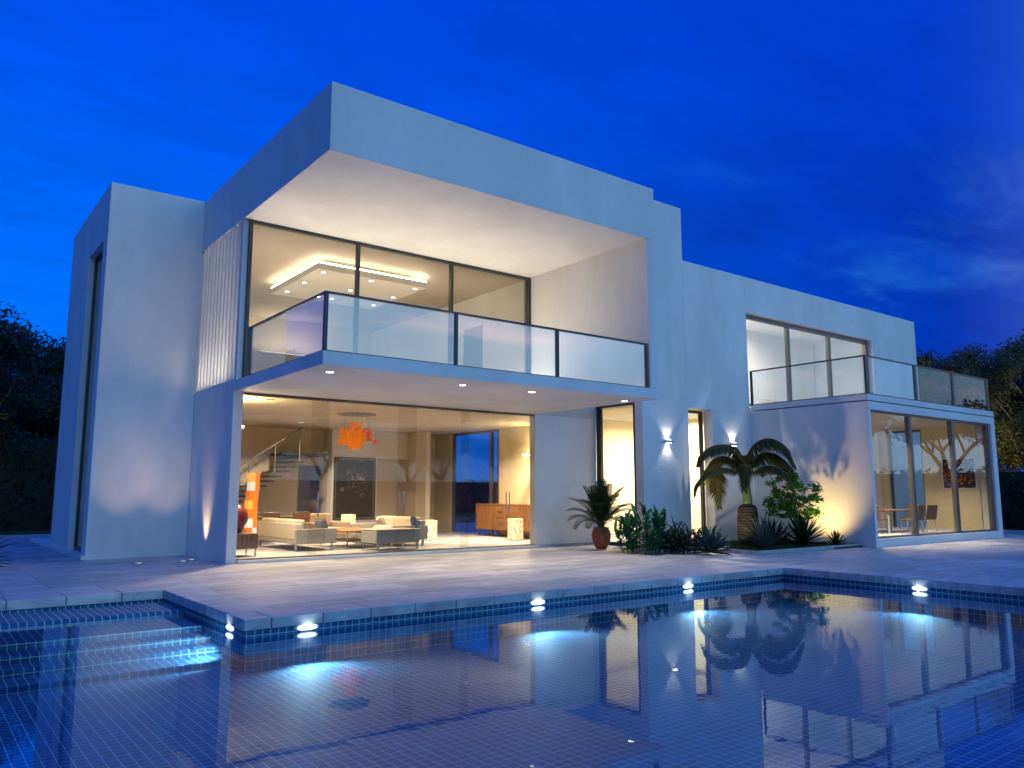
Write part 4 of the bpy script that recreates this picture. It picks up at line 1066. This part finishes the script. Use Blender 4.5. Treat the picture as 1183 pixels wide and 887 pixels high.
arch([B, (-0.22, -0.14, 1.50), (-0.55, -0.26, 1.58), (-0.88, -0.36, 1.50), (-1.12, -0.42, 1.28), (-1.20, -0.44, 1.02)], 1, 0.20, 0.026, 86)
arch([B, (-0.15, 0.20, 1.70), (-0.38, 0.42, 1.80), (-0.52, 0.58, 1.60), (-0.46, 0.66, 1.20), (-0.40, 0.68, 0.76)], 1, 0.34, 0.034, 84, hang=0.35, open_=0.9)
arch([B, (0.02, 0.02, 1.70), (0.18, 0.02, 2.05), (0.48, 0.0, 2.20), (0.80, -0.04, 2.06), (1.00, -0.06, 1.66)], 1, 0.40, 0.032, 100)
arch([B, (0.12, 0.10, 1.62), (0.40, 0.22, 1.90), (0.72, 0.30, 1.88), (1.00, 0.34, 1.66), (1.12, 0.36, 1.40)], 1, 0.38, 0.032, 92)
arch([B, (0.14, -0.12, 1.50), (0.40, -0.22, 1.62), (0.68, -0.30, 1.50), (0.84, -0.34, 1.22), (0.88, -0.36, 0.90)], 1, 0.36, 0.032, 92, hang=0.7, open_=0.7)
arch([B, (0.04, 0.22, 1.66), (0.16, 0.52, 1.88), (0.26, 0.85, 1.74), (0.30, 1.05, 1.35)], 1, 0.34, 0.030, 80)
arch([B, (-0.06, -0.22, 1.55), (-0.16, -0.50, 1.66), (-0.26, -0.78, 1.46), (-0.32, -0.92, 1.12)], 1, 0.26, 0.028, 80)
arch([B, (-0.12, 0.06, 1.62), (-0.34, 0.12, 1.82), (-0.60, 0.20, 1.80), (-0.80, 0.26, 1.55)], 1, 0.30, 0.030, 80)
# generic branching tree
def branch_tree(seed, H_, trunk_r, levels, spread, leaves, leaf, clump, up_bias=0.35, first=0.35, forks=3):
    rnd = random.Random(seed); wood_ = MB(); tips = []
    def grow(p, d, L_, r_, lev):
        pts = [p.copy()]; q_ = p.copy(); dd = d.copy()
        for k in range(4):
            dd = (dd + Vector((rnd.uniform(-.16, .16), rnd.uniform(-.16, .16), rnd.uniform(-.05, .12)))).normalized(); q_ = q_ + dd*L_/4; pts.append(q_.copy())
        wood_.tube(pts, [r_*(1-0.35*k/4) for k in range(5)], 7 if lev == 0 else 5, lev == 0)
        if lev == levels-1: tips.append(q_.copy())
        if lev >= levels: tips.append(q_.copy()); tips.append(pts[2].copy()); return
        n_ = forks if lev < 2 else rnd.choice([2, 3])
        a0 = rnd.uniform(0, 2*PI)
        for k in range(n_):
            a = a0+2*PI*k/n_+rnd.uniform(-.4, .4)
            nd_ = (dd*rnd.uniform(.5, .9) + Vector((math.cos(a), math.sin(a), up_bias))*spread*rnd.uniform(.8, 1.2)).normalized()
            grow(q_, nd_, L_*rnd.uniform(.62, .82), r_*0.60, lev+1)
    grow(Vector((0, 0, -0.1)), Vector((rnd.uniform(-.15, .15), rnd.uniform(-.15, .15), 1)).normalized(), H_*first, trunk_r, 0)
    lf = MB()
    for i_ in range(leaves):
        c_ = rnd.choice(tips) + Vector((rnd.gauss(0, clump), rnd.gauss(0, clump), rnd.gauss(0, clump*0.6)))
        s_ = leaf*rnd.uniform(.6, 1.3)
        a = Vector((rnd.gauss(0, 1), rnd.gauss(0, 1), rnd.gauss(0, 1))).normalized(); b_ = a.orthogonal().normalized(); 
        lf.quad(c_-a*s_, c_-b_*s_*0.45, c_+a*s_, c_+b_*s_*0.45)
    return wood_, lf
def clump_tree(seed, cx_, cz_, rx_, rz_, nclump, clump, leaves, leaf, trunk_r, lean=(0, 0), first=None):
    rnd = random.Random(seed); wood_ = MB(); cl = []
    fz = first if first else cz_-rz_*0.8
    base = Vector((0, 0, -0.1)); mid = Vector((lean[0]*0.4, lean[1]*0.4, fz))
    wood_.tube([base, base.lerp(mid, 0.5)+Vector((rnd.uniform(-.1, .1)*cz_*0.2, 0, 0)), mid], [trunk_r*1.25, trunk_r, trunk_r*0.8], 8)
    while len(cl) < nclump:
        v = Vector((rnd.uniform(-1, 1), rnd.uniform(-1, 1), rnd.uniform(-1, 1)))
        if 0.30 < v.length < 1: cl.append((Vector((v.x*rx_+lean[0], v.y*rx_+lean[1], cz_+v.z*rz_)), rnd.uniform(0.6, 1.35)))
    mains = []
    for k in range(5):
        a = 2*PI*k/5+rnd.uniform(-.4, .4); e = Vector((math.cos(a)*rx_*0.45+lean[0], math.sin(a)*rx_*0.45+lean[1], fz+(cz_-fz)*rnd.uniform(0.55, 1.1)))
        m_ = mid.lerp(e, 0.5)+Vector((rnd.uniform(-.1, .1), rnd.uniform(-.1, .1), 0.12))*rx_
        wood_.tube([mid, m_, e], [trunk_r*0.6, trunk_r*0.45, trunk_r*0.3], 6, False); mains.append(e); mains.append(m_)
    for c_, w_ in cl:
        e = min(mains, key=lambda q_: (q_-c_).length)
        m_ = e.lerp(c_, 0.5)+Vector((rnd.uniform(-.12, .12), rnd.uniform(-.12, .12), -0.08))*rx_
        wood_.tube([e, m_, c_], [trunk_r*0.25, trunk_r*0.16, trunk_r*0.06], 4, False)
    lf = MB(); ws = [w_ for _, w_ in cl]
    for i_ in range(leaves):
        c0_, w_ = rnd.choices(cl, ws)[0]
        v = Vector((rnd.gauss(0, 1), rnd.gauss(0, 1), rnd.gauss(0, 1))).normalized()*(rnd.random()**0.6)*2.15
        c_ = c0_ + Vector((v.x, v.y, v.z*0.68))*clump*w_
        s_ = leaf*rnd.uniform(.55, 1.35)
        a = Vector((rnd.gauss(0, 1), rnd.gauss(0, 1), rnd.gauss(0, 0.7))).normalized(); b_ = a.orthogonal().normalized()
        lf.quad(c_-a*s_, c_-b_*s_*0.5, c_+a*s_, c_+b_*s_*0.5)
    return wood_, lf
# small citrus-like tree in the bed
t = thing('small_tree', 'small bright green leafy tree lit from below beside the palm', 'tree', (14.95, 9.75, 0.03))
wood_, lf = clump_tree(41, 0, 0.98, 0.58, 0.50, 52, 0.060, 4600, 0.036, 0.022, (0, 0), 0.33)
wood_.build('trunk', 'bark', t); lf.build('crown', 'leaf_bright', t)
# background trees
def mktree(label, loc, seed, H_, r_, levels, spread, leaves, leaf, clump, mat, grp, rz=0, first=0.35, ub=0.35, forks=3):
    t = thing('tree', label, 'tree', loc, rz, grp)
    if levels == 0: a, b_ = clump_tree(seed, 0, H_*0.60, spread, H_*0.36, forks, clump, leaves, leaf, r_)
    else: a, b_ = branch_tree(seed, H_, r_, levels, spread, leaves, leaf, clump, ub, first, forks)
    a.build('trunk', 'bark', t); b_.build('crown', mat, t); return t
GL = 'dark trees beyond the left end of the terrace'
tl = mktree('dark leafy tree at the left edge with forked trunk showing', (0.6, 27.5, 0), 51, 6.6, 0.20, 0, 3.0, 46000, 0.065, 0.34, 'leaf_dark', GL, 0, forks=85)
dup(tl, (3.8, 33, 0), R(100), 'dark tree against the tower edge', 1.05)
dup(tl, (-2.5, 31, 0), R(200), 'dark tree at the far left behind the forked one', 1.1)
dup(tl, (1.5, 38, 0), R(300), 'dark tree deepest in the left grove', 1.15)
dup(tl, (6.8, 36, 0), R(40), 'dark tree hidden mostly behind the tower', 1.0)
GR = 'olive green trees beyond the annex'
tr = mktree('large olive green tree right behind the annex corner', (34.5, 13.6, 0), 64, 7.4, 0.24, 0, 3.3, 52000, 0.065, 0.33, 'leaf_olive', GR, 0, forks=95)
dup(tr, (36.5, 17.6, 0), R(120), 'olive green tree behind the roof terrace railing', 1.12)
dup(tr, (40.5, 22.5, 0), R(230), 'darker tree just beyond the roof end of the right wing', 1.32)
dup(tr, (40, 12.0, 0), R(60), 'olive green tree at the right edge of the view', 1.22)
ground_spot((31.5, 13.6, -0.05), (35.0, 14.6, 6.0), 1900, (1.0, 0.86, 0.50), 'ground spot in the lawn below the olive green tree', 100, 0.8, 0.05)
ground_spot((33.6, 17.2, -0.05), (37, 18.2, 6.5), 1900, (1.0, 0.86, 0.50), 'ground spot in the lawn between the olive green trees', 100, 0.8, 0.05)
ground_spot((-0.2, 25.4, -0.05), (0.8, 27.8, 2.6), 220, (1.0, 0.88, 0.5), 'ground spot below the forked tree at the left', 80, 0.8, 0.05)
# garden trees on the side the photographer stands (seen as reflections)
GB = 'umbrella shaped garden trees mirrored in the glass'
tb = mktree('umbrella tree with forked trunk behind the photographer', (16, -18, 0), 77, 6.4, 0.22, 4, 0.9, 6500, 0.13, 0.40, 'leaf_dark', GB, 0, 0.30, 0.30)
tb['label'] = 'third umbrella tree from the left along the grey garden wall'
pos = [(7, -18, 1.0, 'first umbrella tree from the left along the grey garden wall'), (12, -21, .95, 'second umbrella tree from the left along the grey garden wall'),
       (20.5, -20, 1.05, 'fourth umbrella tree from the left along the grey garden wall'), (25, -17.5, .9, 'fifth umbrella tree from the left along the grey garden wall'),
       (29, -20.5, 1.1, 'sixth umbrella tree from the left along the grey garden wall'), (33, -18, .95, 'seventh umbrella tree from the left along the grey garden wall'),
       (37.5, -16, 1.0, 'umbrella tree at the right end of the grey garden wall'), (45, -9, 1.35, 'tall umbrella tree beyond the corner of the garden wall'),
       (49, -4.5, 1.2, 'umbrella tree mirrored behind the annex painting'), (54, 2, 1.5, 'tallest umbrella tree, mirrored in the upper right window'),
       (47, -14, 1.45, 'tall umbrella tree just outside the garden wall end'), (-22, 12, 1.0, 'umbrella tree on the lawn left of the pool steps'),
       (-19, 20, 1.05, 'umbrella tree on the lawn left of the tower'), (-24, 3, .95, 'umbrella tree on the lawn left of the pool')]
for i_, (x, y, sc_, lb) in enumerate(pos): dup(tb, (x, y, 0), R(53*i_+20), lb, sc_)
# hedges
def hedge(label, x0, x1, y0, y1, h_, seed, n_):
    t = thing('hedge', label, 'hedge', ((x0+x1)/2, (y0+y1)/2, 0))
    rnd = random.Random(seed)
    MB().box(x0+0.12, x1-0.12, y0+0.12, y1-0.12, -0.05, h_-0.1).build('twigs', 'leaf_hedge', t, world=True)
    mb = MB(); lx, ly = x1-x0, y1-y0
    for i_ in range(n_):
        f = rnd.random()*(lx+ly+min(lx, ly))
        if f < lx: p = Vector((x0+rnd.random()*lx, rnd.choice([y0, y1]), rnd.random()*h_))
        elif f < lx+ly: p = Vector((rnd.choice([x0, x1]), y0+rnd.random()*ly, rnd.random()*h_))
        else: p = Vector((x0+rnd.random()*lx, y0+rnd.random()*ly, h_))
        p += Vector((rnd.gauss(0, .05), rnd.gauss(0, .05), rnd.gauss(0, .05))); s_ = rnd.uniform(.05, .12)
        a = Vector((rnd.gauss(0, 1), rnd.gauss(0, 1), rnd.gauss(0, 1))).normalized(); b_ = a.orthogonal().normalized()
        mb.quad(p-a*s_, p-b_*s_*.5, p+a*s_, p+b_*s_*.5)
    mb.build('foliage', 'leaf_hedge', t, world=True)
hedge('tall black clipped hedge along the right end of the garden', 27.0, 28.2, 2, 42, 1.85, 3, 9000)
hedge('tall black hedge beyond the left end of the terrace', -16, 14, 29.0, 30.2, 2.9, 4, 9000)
# garden wall behind the photographer
tag(bx(-30, 46, -14.3, -14.0, -0.05, 1.75).build('garden_wall', 'sand_wall', bevel=0.02), 'plain grey garden wall mirrored in the glass', 'wall')
